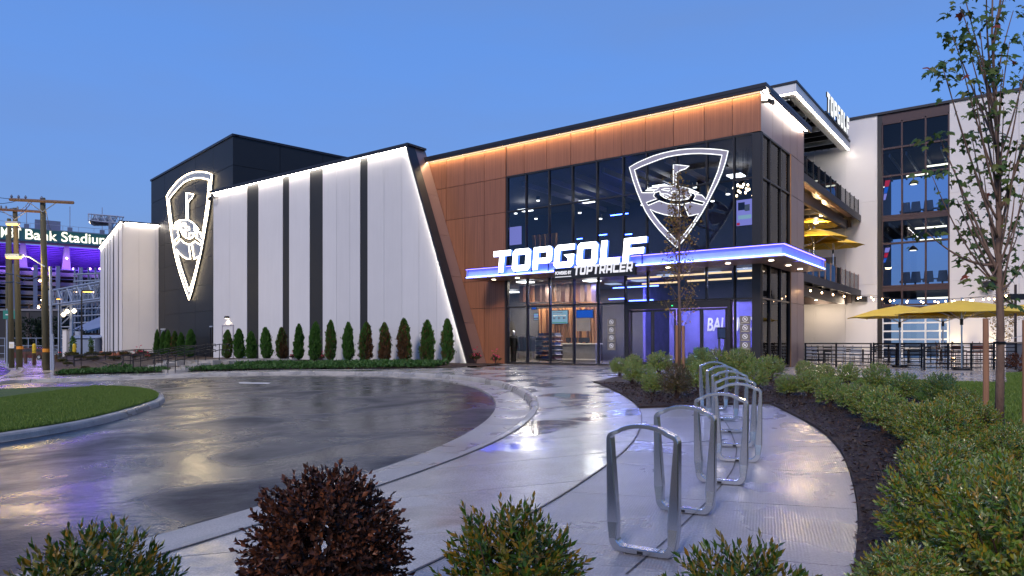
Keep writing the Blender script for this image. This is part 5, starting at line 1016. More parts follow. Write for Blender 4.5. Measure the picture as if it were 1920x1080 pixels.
# ---------------------------------------------------------------- bicycle racks
def rack():
    t = thing('bike_rack', 'x', 'bike rack'); H = .90; wt, wb = .240, .212; path = []
    def arc(cx, cz, rr, a0, a1, n): return [(cx+rr*math.cos(a0+(a1-a0)*i/n), cz+rr*math.sin(a0+(a1-a0)*i/n)) for i in range(n+1)]
    base_l = [(x, .022) for x in (-.04, .04, .12)]
    path = [(0.0, .022), (wb-.09, .022)]+arc(wb-.075, .022+.075, .075, -math.pi/2, -.07, 6)+[(wb+(wt-wb)*k, .10+(H-.23)*k) for k in (.15, .35, .55, .75, .92)]
    path += arc(wt-.04, H-.115, .04, .0, 1.3, 5)+[(wt*.78*math.cos(a), H-.092+.075*math.sin(a)) for a in (.42, .7, 1.0, 1.3, math.pi/2)]
    full = path+[(-x, z) for x, z in reversed(path[1:-1])]
    secs = []
    for x, z in full:
        s = z/H
        if z < .03: w, d = .040, .090
        elif s < .16: w, d = .058, .090
        elif s > .93: w, d = .030, .085
        else: k = (s-.16)/.77; w = .084-.056*k**1.1; d = .066+.028*k
        secs.append((w, d))
    n = len(full); mb = MB(); ring = 8
    for i in range(n):
        a, b = full[i-1], full[(i+1) % n]; tx, tz = b[0]-a[0], b[1]-a[1]; l = math.hypot(tx, tz); nx, nz = -tz/l, tx/l; w, d = secs[i]; c = .16
        for (p, q) in ((-1, -1+c), (-1, 1-c), (-1+c*1.4, 1), (1-c*1.4, 1), (1, 1-c), (1, -1+c), (1-c*1.4, -1), (-1+c*1.4, -1)):
            mb.v.append((full[i][0]+nx*p*w/2, q*d/2, full[i][1]+nz*p*w/2))
    seam = [i for i in range(n) if full[i][1] < .025]
    for i in range(n):
        j = (i+1) % n
        for k in range(ring): mb.f.append((i*ring+k, i*ring+(k+1) % ring, j*ring+(k+1) % ring, j*ring+k))
    mb.build('frame', 'steel', t)
    for s in (-1, 1): MB().box(s*.115-.0015, s*.115+.0015, -.0435, .0435, -.001, .0435).build('seam', 'blackmetal', t)
    MB().box(-.03, .012, -.046, -.0427, .008, .028).build('anchor_slot', 'blackmetal', t); return t
rk = rack(); names = ['nearest bike rack, standing alone at the front of the row', 'second bike rack from the front', 'third bike rack from the front', 'fourth bike rack from the front, where the row bends', 'fifth bike rack from the front', 'sixth bike rack from the front', 'second farthest bike rack of the row', 'farthest bike rack, against the shrubs']
rp = [(1206, 1040, -30, 1), (1284, 961, -29, 1), (1352, 907, -26, 1), (1384, 866, -20, 1), (1378, 838, -15, 1), (1368, 811, -10, 1), (1354, 789, -6, 1), (1338, 770, -2, 1)]
for i, (x, y, a, s) in enumerate(rp):
    g = gp(x, y); loc = gz(g, .004); rz = math.radians(a)
    if i == 0: rk.location = loc; rk.rotation_euler = (0, 0, rz); rk['label'] = names[0]; o = rk
    else: o = dup(rk, loc, rz, names[i])
    o['group'] = 'brushed metal bike racks on the pad'
# ---------------------------------------------------------------- maple at the right, sapling on the island
def bez(a, b, c, n): return [a.lerp(b, t).lerp(b.lerp(c, t), t) for t in [i/n for i in range(n+1)]]
ML = np.array([(0, 0), (.10, .22), (.42, .12), (.36, .30), (.5, .52), (.30, .52), (.20, .60), (.14, .86), (0, 1.05), (-.14, .86), (-.20, .60), (-.30, .52), (-.5, .52), (-.36, .30), (-.42, .12), (-.10, .22)])
def maple_leaves(P_, D_, Nn, S_):
    P_, D_, Nn = map(np.array, (P_, D_, Nn)); S_ = np.array(S_)[:, None]; D_ = nrm(D_); X = nrm(np.cross(D_, Nn)); Z = np.cross(X, D_)
    V = (P_[:, None]+(X[:, None]*ML[None, :, 0:1]+D_[:, None]*ML[None, :, 1:2]-Z[:, None]*(np.abs(ML[:, 0])**1.5*.5+ML[:, 1]**2*.22)[None, :, None])*S_[:, None]).reshape(-1, 3); c = (P_+(D_*.42)*S_)
    k = len(P_); V = V.reshape(k, 16, 3); V = np.concatenate([V, c[:, None]], 1).reshape(-1, 3); i = np.arange(k)*17; Fc = np.stack([np.stack([i+16, i+j, i+(j+1) % 16], 1) for j in range(16)], 1).reshape(-1, 3)
    return V, Fc
mz = 9.1; mb_ = gp(1873, 812); mt_ = thing('maple_tree', 'young staked maple with sparse drooping green leaves at the right', 'tree', tuple(gz(mb_)))
pxp = lambda x, y, z: Vector(((x-CX)/F*z, z, CAMZ+(HY-y)/F*z))
tr = [gz(mb_, -.05), pxp(1875, 720, mz), pxp(1876, 610, mz), pxp(1872, 480, mz+.05), pxp(1873, 330, mz), pxp(1866, 190, mz), pxp(1860, 60, mz+.05), pxp(1862, -80, mz)]
MB().tube(tr, [.058, .050, .045, .037, .029, .021, .013, .005], 12).build('trunk', 'bark', mt_, smooth=True)
tg_ = [(1800, 12), (1785, 65), (1768, 128), (1776, 150), (1800, 108), (1838, 60), (1868, 28), (1900, 20), (1850, 118), (1893, 78), (1914, 150), (1762, 258), (1748, 330), (1738, 436), (1790, 318), (1822, 255), (1838, 195), (1882, 200), (1908, 262), (1845, 330), (1903, 352), (1832, 396), (1806, 428), (1872, 455), (1912, 420), (1815, 482), (1795, 376), (1862, 262), (1925, 330), (1937, 200), (1960, 120), (1940, 60), (1900, -60), (1850, -50), (1800, -40), (1890, -130), (1836, 533), (1905, 570), (1950, 260), (1925, 480), (1825, 150), (1812, 75), (1880, 130), (1895, 300), (1850, 440), (1890, 500), (1858, 375)]
lp, ld, ln_, ls_ = [], [], [], []; rr_ = random.Random(9)
for i, (x, y) in enumerate(tg_):
    dz = rr_.uniform(-.75, .75); e = pxp(x, y, mz+dz); far = abs(x-1870)/140; s0 = max(rr_.uniform(1.5, 2.3), e.z-1.0-1.1*far*rr_.uniform(.6, 1.2)-.2)
    k = next((j for j in range(len(tr)-1) if tr[j].z <= s0 <= tr[j+1].z), len(tr)-2); a = tr[k].lerp(tr[k+1], (s0-tr[k].z)/max(tr[k+1].z-tr[k].z, .01)); s0 = min(s0, 6)
    c = a.lerp(e, .45)+Vector((0, 0, -.05-.25*far))+Vector((rr_.uniform(-.08, .08), rr_.uniform(-.08, .08), 0)); path = bez(a, c, e, 9); r0 = .007+.009*rr_.random()+.005*far
    MB().tube(path, [r0*(1-j/11)+.0025 for j in range(10)], 6).build('branch', 'bark', mt_, smooth=True)
    for j in range(rr_.randint(14, 25)):
        tt = 9 if rr_.random() < .72 else rr_.randint(5, 9); c = path[tt]; q = c+Vector((rr_.gauss(0, .085), rr_.gauss(0, .085), rr_.gauss(0, .06))); lp.append(tuple(q)); dr = (q-c).normalized()
        ld.append((dr.x+rr_.gauss(0, .3), dr.y-.2+rr_.gauss(0, .3), -.55+rr_.gauss(0, .3))); ln_.append((rr_.gauss(0, .35), -.45+rr_.gauss(0, .3), .75)); ls_.append(rr_.uniform(.075, .13))
off = np.array(ORG[mt_.name]); order = sorted(range(len(lp)), key=lambda i: -ls_[i]/lp[i][1]); big = order[:300]; rest = order[300:]
V, Fc = maple_leaves([lp[i] for i in rest], [ld[i] for i in rest], [ln_[i] for i in rest], [ls_[i] for i in rest]); o = meshobj('foliage', rawmesh('foliage', V-off, Fc, 'maple'), mt_); o['kind'] = 'stuff'
V, Fc = maple_leaves([(0, 0, 0)], [(0, 1, 0)], [(0, 0, 1)], [1]); lme = rawmesh('leaf', V, Fc, 'maple'); lme2 = rawmesh('leaf', V, Fc, 'maple_red')
for n_, i in enumerate(big):
    Y = Vector(ld[i]).normalized(); X = Y.cross(Vector(ln_[i])).normalized(); Z = X.cross(Y); o = bpy.data.objects.new('leaf', lme2 if n_ % 37 == 5 else lme); COL.objects.link(o); o.parent = mt_
    o.matrix_local = Matrix.Translation(Vector(lp[i])-Vector(off)) @ Matrix((X, Y, Z)).transposed().to_4x4() @ Matrix.Scale(ls_[i], 4)
MB().tube([pxp(1874, 642, mz)+Vector((.065*math.cos(a), .065*math.sin(a), .0)) for a in np.linspace(0, 5.9, 14)], .012, 5, closed=True).build('tie', 'blackmetal', mt_)
def stake(px, pyb, pyt, z, lab, rad=.035, wire=None):
    b = pxp(px, pyb, z); b.z = Gr(b.x, b.y); t_p = pxp(px, pyt, z); t = thing('tree_stake', lab, 'stake', tuple(b)); MB().tube([b-Vector((0, 0, .05)), b.lerp(t_p, .5)+Vector((.006, 0, 0)), t_p], [rad*1.05, rad, rad*.95], 10).build('post', 'stake', t)
    if wire is not None: MB().tube([t_p.lerp(b, .13), wire], .004, 4).build('wire', 'galv', t)
    return t
stake(1848, 800, 597, mz-.25, 'round timber stake left of the maple trunk', wire=pxp(1872, 640, mz)); stake(1922, 805, 600, mz-.2, 'round timber stake right of the maple at the picture edge', wire=pxp(1876, 640, mz))
sz = 21.5; sb = Vector(((1274-CX)/F*sz, sz)); st = thing('sapling', 'slender staked sapling with sparse tan autumn leaves before the shield sign', 'tree', tuple(gz(sb)))
tr = [gz(sb, -.05), pxp(1275, 600, sz), pxp(1273, 520, sz), pxp(1275, 420, sz), pxp(1272, 330, sz), pxp(1274, 300, sz)]
MB().tube(tr, [.05, .042, .034, .024, .012, .004], 8).build('trunk', 'bark', st, smooth=True); p_, d_, u_, s_ = [], [], [], []
for i in range(46):
    f = rr_.random(); y = 575-f*270; hw = 40*(1-f)**.6*(.4+.6*rr_.random()) if f > .1 else 28; x = 1274+rr_.choice((-1, 1))*hw; e = pxp(x, y, sz+rr_.uniform(-.5, .5)); a = pxp(1274, y+rr_.uniform(35, 75)*(1 if f < .8 else .5), sz)
    path = bez(a, a.lerp(e, .6)+Vector((0, 0, -.12)), e, 5); MB().tube(path, [.011, .009, .007, .006, .004, .003], 4).build('branch', 'bark', st)
    for j in range(15 if f < .5 else 24): c = path[rr_.randint(2, 5)]; q = c+Vector((rr_.gauss(0, .10), rr_.gauss(0, .10), rr_.gauss(0, .10))); p_.append(q); d_.append((rr_.gauss(0, 1), rr_.gauss(0, 1), -.6)); u_.append((rr_.gauss(0, .5), -.6, .6)); s_.append(rr_.uniform(.06, .10))
V, Fc = maple_leaves([tuple(p-ORG[st.name]) for p in p_], d_, u_, s_); o = meshobj('foliage', rawmesh('foliage', V, Fc, 'autumn'), st); o['kind'] = 'stuff'
stake(1269, 700, 610, sz-.1, 'left timber stake of the sapling', .045); stake(1281, 702, 611, sz-.05, 'right timber stake of the sapling', .045)
# ---------------------------------------------------------------- stairs and handrails
def stairs(px, py, wid, n_, rise_to, lab, land=3.0):
    b = gp(px, py); fs = Fr((b.x, b.y), UA); z0 = Gr(*b)+.03; rise_to += .10; t = thing('staircase', lab, 'stairs', (b.x, b.y, z0)); dz = (rise_to-z0)/n_
    for k in range(n_): fs.part('step', 'kerb', t, -wid/2, wid/2, z0-.2, z0+dz*(k+1)-.004, -.5*(k+1)+.004, -.5*k)
    fs.part('landing', 'kerb', t, -wid/2-.1, wid/2+.9, z0-.2, rise_to, -.5*n_-land, -.5*n_-.01)
    for s in (-1, 1): fs.poly('cheek_wall', 'kerb', t, [(s*wid/2, z0-.3), (s*(wid/2+.16), z0-.3), (s*(wid/2+.16), rise_to+.03), (s*wid/2, rise_to+.03)], -.5*n_-land, -.5*n_+.5)
    return fs, z0, dz, n_
def handrail(fs, u, z0, zt, run, lab, ext=.45):
    t = thing('handrail', lab, 'handrail', tuple(fs.p(u, z0, .2)))
    for h in (.92, .60):
        MB().tube([fs.p(u, z0+h-.16, ext+.02), fs.p(u, z0+h, ext), fs.p(u, z0+h, .05), fs.p(u, zt+h, -run), fs.p(u, zt+h, -run-.6), fs.p(u, zt+h-.14, -run-.62)], .024, 8).build('rail', 'blackmetal', t)
    for f in (0, .5, 1): MB().tube([fs.p(u, z0+(zt-z0)*f-.02, -run*f), fs.p(u, z0+(zt-z0)*f+.93, -run*f)], .022, 8).build('post', 'blackmetal', t)
    MB().tube([fs.p(u, z0-.02, ext-.05), fs.p(u, z0+.9, ext-.05)], .022, 8).build('post', 'blackmetal', t)
fs, z0, dz, n_ = stairs(316, 698.6, 1.5, 5, -.02, 'pale concrete stairs right, leading to the tower doors', land=4.5)
handrail(fs, -.72, z0, .08, 2.5, 'black handrail on the left side of the right stairs'); handrail(fs, .72, z0, .08, 2.5, 'black handrail on the right side of the right stairs')
fs, z0, dz, n_ = stairs(254, 697, 1.3, 5, -.12, 'pale concrete stairs in the middle, below the tower corner', land=5)
handrail(fs, -.62, z0, -.02, 3.2, 'black handrail on the left of the middle stairs'); handrail(fs, .62, z0, -.02, 3.2, 'black handrail on the right of the middle stairs')
fs, z0, dz, n_ = stairs(145, 694, 1.4, 4, -.42, 'leftmost pale concrete stairs below the white block', land=6)
handrail(fs, -.6, z0, -.32, 4, 'black handrail on the left of the leftmost stairs'); handrail(fs, .6, z0, -.32, 4, 'black handrail on the right of the leftmost stairs')
def boulder(px, py, z, w, h, lab, m='brick'):
    c = pxp(px, py, z); t = thing('stone_edging', lab, 'stone', tuple(c))
    for k in range(5):
        x = c.x-w/2+w*(k+.5)/5; bm = bmesh.new(); bmesh.ops.create_icosphere(bm, subdivisions=2, radius=.5); rq = random.Random(k)
        for v in bm.verts: v.co = Vector((v.co.x*w/4.2, v.co.y*.6, v.co.z*h*(1+.4*rq.random())))*(1+rq.uniform(-.12, .12))+Vector((x-c.x, 0, 0))
        me = bpy.data.meshes.new('stone'); bm.to_mesh(me); bm.free(); me.materials.append(M[m]); meshobj('stone', me, t)
boulder(213, 668, 56, 2.4, .6, 'row of reddish stones below the white end block')
# ---------------------------------------------------------------- utility poles, wires, street lamps
def upole(px, py, pt, z, rad, lab, arm=None, band=None, lean=0):
    b = pxp(px, py, z); b.z = min(b.z, Gr(b.x, b.y)+.3) if False else b.z; tp = pxp(px+lean, pt, z); t = thing('utility_pole', lab, 'utility pole', tuple(b))
    MB().tube([b-Vector((0, 0, .8)), b.lerp(tp, .5), tp], [rad, rad*.86, rad*.7], 12).build('shaft', 'pole', t, smooth=True)
    if arm:
        for (x0, x1, y0, y1) in arm:
            a, c = pxp(x0, y0, z-.3), pxp(x1, y1, z-.35); MB().tube([a, c], .11, 4).build('crossarm', 'twig' if False else 'bark', t); m_ = a.lerp(c, .5)
            ax = pxp(px+lean, (y0+y1)/2, z-.3)
            for s in (-1, 1): MB().tube([ax+Vector((s*1.1, 0, .0)), ax+Vector((0, 0, -.75))], .035, 4).build('brace', 'galv', t)
            for f in (.03, .14, .25, .5): q = a.lerp(c, f); MB().tube([q+Vector((0, 0, .1)), q+Vector((0, 0, .2)), q+Vector((0, 0, .34))], [.04, .09, .03], 8).build('insulator', 'stadium', t)
    if band: q = pxp(px, band, z-.02); MB().tube([q-Vector((0, 0, .12)), q+Vector((0, 0, .12))], rad*1.06, 12).build('marker_band', 'orange_band', t)
    return t
Z1, Z2, Z3 = 48, 58, 62
upole(87, 694, 371, Z1, .23, 'tallest wooden utility pole with long crossarm, nearest the pavement corner', [(18, 138, 374, 380)], 657, -7)
upole(37, 681.5, 390, Z2, .24, 'second wooden utility pole with orange band', [(-10, 76, 392, 397)], 652, -9)
upole(22, 679.5, 410, Z3, .22, 'wooden utility pole with white notice, left of the banded one', None, None, -5)
upole(14, 668, 440, 80, .22, 'distant brownish pole at the left edge'); q = pxp(22, 647, Z3-.25); 
t = thing('pole_notice', 'small white notice plate on the left wooden pole', 'notice', tuple(q)); MB().box(q.x-.22, q.x+.22, q.y-.03, q.y, q.z-.28, q.z+.28).build('plate', 'white_paint', t); MB().box(q.x-.15, q.x+.15, q.y-.036, q.y-.031, q.z-.2, q.z+.1).build('print', 'cream', t)
b = pxp(97, 693, Z1-.3); t = thing('cable_conduit', 'grey conduit pipes beside the tallest wooden pole', 'conduit', tuple(b)); MB().tube([b-Vector((0, 0, .6)), pxp(94.5, 500, Z1-.1)], .09, 8).build('pipe', 'galv', t); b = pxp(101, 693, Z1-.4); MB().tube([b-Vector((0, 0, .6)), pxp(98.5, 626, Z1-.3)], .07, 8).build('pipe', 'galv', t)
def wire(pts, lab, r=.022):
    P_ = [pxp(*p) for p in pts]; out = []
    for a, b in zip(P_, P_[1:]):
        for k in range(8): f = k/8; out.append(a.lerp(b, f)-Vector((0, 0, (b-a).length*.03*4*f*(1-f))))
    out.append(P_[-1]); o = MB().tube(out, r, 4).build('overhead_wire', 'blackmetal'); tag(o, lab, 'wire')
wire([(-60, 330, 62), (28, 372, Z1)], 'overhead wire rising off the left end of the long crossarm'); wire([(-70, 352, 66), (40, 374, Z1)], 'second overhead wire meeting the long crossarm'); wire([(-60, 372, 70), (24, 390, Z2), (56, 376, Z1)], 'wire sagging between the two pole tops')
wire([(84, 385, Z1), (108, 452, 70), (122, 470, 90)], 'thin wire slanting down right from the tall pole top'); wire([(-40, 492, Z3), (30, 515, Z2), (82, 512, Z1)], 'low cable between the poles over the street', .04); wire([(-40, 520, Z3), (30, 528, Z2), (48, 522, Z1+4)], 'lower sagging cable at the left edge', .035)
wire([(-30, 385, Z3), (12, 400, Z3), (60, 378, Z1)], 'third wire from the left edge to the tall pole')
def slamp(hx, hy, ax, ay, z, m, e, col, lab):
    h = pxp(hx, hy, z); a = pxp(ax, ay, z); t = thing('street_lamp', lab, 'street lamp', tuple(h)); MB().tube([a, a.lerp(h, .5)+Vector((0, 0, .35)), h+Vector((0, 0, .12))], .05, 6).build('arm', 'galv', t)
    MB().box(h.x-.48, h.x+.48, h.y-.2, h.y+.2, h.z+.02, h.z+.2).build('housing', 'galv', t); MB().box(h.x-.42, h.x+.42, h.y-.17, h.y+.17, h.z-.10, h.z+.02).build('lens', m, t)
    l = bpy.data.lights.new('street_light', 'POINT'); l.energy = e; l.color = col; l.shadow_soft_size = .6; o = bpy.data.objects.new('street_light', l); COL.objects.link(o); o.location = h-Vector((0, 0, .4))
slamp(24, 420, 40, 430, 56, 'sodium', 260, (1, .6, .2), 'upper sodium street lamp glowing orange between the poles'); slamp(26, 482, 84, 500, Z1-.5, 'sodium', 1000, (1, .72, .25), 'bright yellow street lamp on an arm from the tall pole')
for (x, yt, yb, z, hx, lab) in ((153, 546, 664, 66, 164, 'tall black post lamp before the stair foot'), (112, 560, 660, 90, 112, 'distant post lamp left of the gantry')):
    b = pxp(x, yb, z); t = thing('street_lamp', lab, 'street lamp', tuple(b)); MB().tube([b-Vector((0, 0, .8)), pxp(x, yt, z)], [.1, .06], 8).build('post', 'blackmetal', t); h = pxp(hx, yt, z); MB().tube([pxp(x, yt, z), h], .05, 6).build('arm', 'blackmetal', t); MB().box(h.x-.4, h.x+.4, h.y-.2, h.y+.2, h.z-.03, h.z+.1).build('head', 'blackmetal', t); MB().box(h.x-.33, h.x+.33, h.y-.17, h.y+.17, h.z-.10, h.z-.04).build('lens', 'sodium', t)
# ---------------------------------------------------------------- stadium in the distance
SO = ((33-CX)/F*160, 160.0); fS = Fr(SO, (.816, .578)); zb0, zb1 = fS.z(33, 451), fS.z(33, 428)
sd = thing('stadium', 'distant stadium with green lit name banner and violet lit upper deck', 'stadium', (SO[0], SO[1], 0)); ua, ub = -40, fS.u(232)
fS.part('banner', 'banner', sd, ua, ub, zb0, zb1, 0, .6); fS.part('banner_edge', 'stadium_dark', sd, ua, ub, zb0-.5, zb0-.02, -.6, .5)
cap = (zb1-zb0)*.80
textobj('banner_lettering', 'Bank Stadium', fS, fS.u(47.5), fS.u(205), zb0+.45, .65, 'stad_text', ht=cap, ext=.15, parent=sd, font_off=.012); textobj('banner_lettering', "M&T", fS, fS.u(2), fS.u(40), zb0+.45, .65, 'stad_text', ht=cap, ext=.15, parent=sd, font_off=.012)
zd0, zd1 = zb0-.6, fS.z(33, 501); k_ = 15
for i in range(k_):
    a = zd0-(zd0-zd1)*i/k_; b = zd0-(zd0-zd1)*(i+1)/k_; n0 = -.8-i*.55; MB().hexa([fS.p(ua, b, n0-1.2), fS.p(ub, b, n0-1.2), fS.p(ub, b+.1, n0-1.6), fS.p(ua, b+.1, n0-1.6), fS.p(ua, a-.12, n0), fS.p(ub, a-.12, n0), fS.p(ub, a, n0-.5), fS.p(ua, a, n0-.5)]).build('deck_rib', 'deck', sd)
fS.part('deck_core', 'stadium_dark', sd, ua, ub, zd1, zd0, -14, -10.5)
for px in (-20, 43, 125, 205):
    u = fS.u(px); MB().hexa([fS.p(u-.9, zd1, -1), fS.p(u+.9, zd1, -1), fS.p(u+.9, zd1, -9), fS.p(u-.9, zd1, -9), fS.p(u-.5, zd0, .2), fS.p(u+.5, zd0, .2), fS.p(u+.5, zd0, -8), fS.p(u-.5, zd0, -8)]).build('raking_column', 'stadium_slab', sd)
    c = fS.p(u, zd1+2.7, .4); bm_ = MB(); bm_.tube([c-Vector((0, 0, .25)), c, c+Vector((0, 0, .25))], [.1, .3, .1], 8).build('column_lamp', 'tube_light', sd)
for px in (20, 62, 83, 108, 137, 168, 186, -8):
    c = fS.p(fS.u(px), fS.z(px, 504, 1.5), 1.5); MB().tube([c-Vector((0, 0, .25)), c, c+Vector((0, 0, .25))], [.1, .3, .1], 8).build('violet_lamp', 'purple_lamp', sd)
    l = bpy.data.lights.new('violet_light', 'POINT'); l.energy = 1350; l.color = (.34, .12, 1); l.shadow_soft_size = 2.0; o = bpy.data.objects.new('violet_light', l); COL.objects.link(o); o.location = c+Vector((0, 0, .5))
zf_ = [fS.z(33, y) for y in (508, 527, 545, 563, 582, 604, 640)]
for i, z in enumerate(zf_[:-1]): fS.part('concourse_slab', 'stadium_slab', sd, ua, ub, z-.9, z, -8, 1.2); fS.part('guard_rail', 'stadium', sd, ua, ub, z+.7, z+.85, .9, 1.1)
fS.part('concourse_wall', 'stadium_dark', sd, ua, ub, zf_[-1]-6, zf_[0]-.9, -9, -8.2)
for px in range(-30, 235, 42): u = fS.u(px+12); fS.part('column', 'stadium', sd, u-.42, u+.42, zf_[-1]-6, zf_[0]+1.4, 1.3, 2.4)
for i, px in enumerate((12, 30, 75, 79, 72, 106, 141, 175, 55, 190)): c = fS.p(fS.u(px), fS.z(px, (511, 548, 527, 563, 576, 517, 548, 549, 585, 565)[i]), 0.4); MB().tube([c-Vector((0, 0, .3)), c, c+Vector((0, 0, .3))], [.1, .35, .1], 8).build('concourse_lamp', 'bulb', sd)
fS.part('parapet', 'stadium', sd, ua, ub, zb1, zb1+.25, -1, .3)
fS.part('roof_cabin', 'stadium', sd, fS.u(66), fS.u(115), zb1+.3, zb1+3.0, -9, -4)
for px, h in ((50, 5.5), (132, 6.5), (193, 7)): u = fS.u(px); fS.part('mast', 'galv', sd, u-.08, u+.08, zb1, zb1+h, -2, -1.85); fS.part('mast_box', 'stadium', sd, u-.5, u+.5, zb1, zb1+1.4, -2.4, -1.5)
for k in range(26): u = ua+4+k*3.2; fS.part('roof_rail_post', 'galv', sd, u-.04, u+.04, zb1+.25, zb1+1.5, -.6, -.5)
fS.part('roof_rail', 'galv', sd, ua, ub, zb1+1.45, zb1+1.52, -.6, -.5)
# floodlight rack on the roofs and gantry
def lattice(mb, a, b, h, w, n, r):
    d = (b-a)/n; up = Vector((0, 0, h)); s = (b-a).normalized().cross(Vector((0, 0, 1)))*w
    for o_ in (Vector(), up, s, up+s): mb.tube([a+o_, b+o_], r, 4)
    for k in range(n):
        p, q = a+d*k, a+d*(k+1)
        mb.tube([p, q+up] if k % 2 else [p+up, q], r*.6, 4); mb.tube([p+s, q+up+s] if k % 2 else [p+up+s, q+s], r*.6, 4); mb.tube([p, p+up], r*.6, 4); mb.tube([p+s, p+up+s], r*.6, 4)
    return mb
zg = 95; t = thing('sign_gantry', 'galvanised lattice road gantry left of the white block', 'gantry', tuple(pxp(113, 650, zg)))
lattice(MB(), pxp(114, 573, zg), pxp(214, 561, zg-16), 1.9, 1.4, 10, .13).build('truss', 'galv', t)
for x in (112, 134): MB().tube([pxp(x, 660, zg), pxp(x, 552, zg)], .22, 8).build('leg', 'galv', t)
mb = MB()
for k in range(4): y0 = 655-k*22; mb.tube([pxp(112, y0, zg), pxp(134, y0-20, zg)], .09, 4); mb.tube([pxp(112, y0-20, zg), pxp(134, y0-20, zg)], .09, 4)
mb.build('cross_bracing', 'galv', t)
for x, y in ((119, 590), (126, 584), (139, 583)): c = pxp(x, y, zg-1); tt = thing('flood_lamp', 'warm lamp glowing %s the gantry legs' % {119: 'left between', 126: 'in the middle between', 139: 'just right of'}[x], 'lamp', tuple(c)); MB().tube([c+Vector((0, 0, .3)), c, c-Vector((0, 0, .3))], [.1, .32, .1], 8).build('globe', 'tube_light', tt); MB().tube([c+Vector((0, 0, .3)), c+Vector((0, 0, .8))], .05, 4).build('stem', 'galv', tt)
t = thing('light_tower', 'bank of stadium floodlights above the white block roof', 'light tower', tuple(pxp(205, 470, 110))); mb = MB(); lattice(mb, pxp(176, 414, 110), pxp(232, 420, 100), 1.0, .8, 8, .10); mb.build('truss', 'galv', t); MB().tube([pxp(208, 520, 108), pxp(208, 408, 108)], .35, 8).build('mast', 'galv', t)
for k in range(6): c = pxp(180+k*6, 413, 109); MB().tube([c, c+Vector((.0, -.6, -.5))], [.45, .6], 10).build('floodlight', 'stadium', t)
c = pxp(172, 417, 109); MB().tube([c-Vector((0, 0, .3)), c, c+Vector((0, 0, .3))], [.1, .4, .1], 8).build('lamp', 'tube_light', t)
# scaffold-like structure beside it
t = thing('steel_frame_tower', 'cluttered galvanised steel framework behind the gantry', 'steel structure', tuple(pxp(165, 600, 125))); mb = MB(); rq = random.Random(4)
for k in range(9): x = 140+k*6.5; mb.tube([pxp(x, 625, 125+rq.random()*5), pxp(x, rq.choice((502, 512, 526)), 125)], .16, 4)
for k in range(8): y = 515+k*13; mb.tube([pxp(138, y, 124), pxp(196, y-3, 124)], .14, 4)
for k in range(10): x = 140+k*5; mb.tube([pxp(x, 530+rq.random()*60, 123), pxp(x+10, 515+rq.random()*60, 123)], .08, 4)
mb.build('frame', 'galv', t)
# street level things at the left
t = thing('dark_warehouse', 'long dark warehouse below the stadium', 'building', tuple(pxp(40, 645, 125))); a, c = pxp(-60, 583, 125), pxp(118, 583, 125); MB().box(a.x, c.x, 125, 135, -3.2, a.z).build('wall', 'darkroof', t); MB().box(a.x-.2, c.x+.2, 124.8, 135.2, a.z, a.z+.4).build('roof_edge', 'stadium_slab', t)
for k in range(6): x = a.x+2+k*(c.x-a.x)/6; MB().box(x, x+.5, 124.9, 125, -3, a.z-.3).build('pilaster', 'stadium_dark', t)
t = thing('pale_roof_shed', 'low shed with pale blue metal roof behind the gantry', 'building', tuple(pxp(160, 640, 118))); a, c = pxp(128, 624, 112), pxp(196, 592, 124); MB().face([(a.x, 112, a.z), (c.x+4, 112, a.z), (c.x+8, 124, c.z), (a.x-1, 124, c.z)]); mb = MB(); mb.prism([(a.x, 112, a.z), (c.x+4, 112, a.z), (c.x+8, 124, c.z), (a.x-1, 124, c.z)], (0, 0, .3)); mb.build('roof', 'paleroof', t); MB().box(a.x+.3, c.x+4, 112.4, 123, -3, a.z-.02).build('wall', 'brick', t)
t = thing('utility_hut', 'small white equipment hut left of the white block', 'hut', tuple(pxp(160, 662, 74))); a, c = pxp(127, 634, 74), pxp(178, 634, 74); MB().box(a.x, c.x, 74, 78, -2, a.z).build('wall', 'paleroof', t); mb = MB(); mb.prism([(a.x-.2, 73.8, a.z), (c.x+.2, 73.8, a.z), (c.x+.2, 76, a.z+.35), (a.x-.2, 76, a.z+.35)], (0, 2.2, 0)); mb.build('roof', 'paleroof', t); m_ = pxp(147, 631, 76); MB().cyl(m_.x, 76, a.z+.2, a.z+.75, .35, 10).build('roof_vent', 'galv', t)
t = thing('gate_pillar', 'pale masonry pillar beside the equipment hut', 'pillar', tuple(pxp(121, 665, 70))); a, c = pxp(117, 619, 70), pxp(124.5, 619, 70); MB().box(a.x, c.x, 70, 70.5, -1.6, a.z).build('shaft', 'offwhite', t); MB().box(a.x-.05, c.x+.05, 69.95, 70.55, a.z, a.z+.08).build('cap', 'kerb', t)
for x, z, lab in ((64, 66, 'yellow bollard before the dark red car'), (139.5, 68, 'yellow bollard before the equipment hut')):
    a = pxp(x, 647, z); t = thing('bollard', lab, 'bollard', (a.x, z, a.z-1.2)); MB().cyl(a.x, z, a.z-1.9, a.z, .16, 12).build('post', 'yellow_post', t); MB().tube([(a.x, z, a.z), (a.x, z, a.z+.1), (a.x, z, a.z+.15)], [.16, .12, .02], 12).build('cap', 'yellow_post', t)
a = pxp(20, 590, 68); t = thing('street_sign', 'teal street sign plate between the left poles', 'sign', tuple(a)); MB().box(a.x-.75, a.x+.45, 68, 68.04, a.z-.42, a.z+.42).build('plate', 'teal_sign', t); MB().box(a.x-.5, a.x+.2, 67.98, 67.995, a.z-.05, a.z+.05).build('legend_bar', 'white_paint', t); q = pxp(13, 590, 68.2); MB().tube([(q.x, 68.2, -1.8), (q.x, 68.2, a.z+.6)], .07, 8).build('post', 'galv', t)
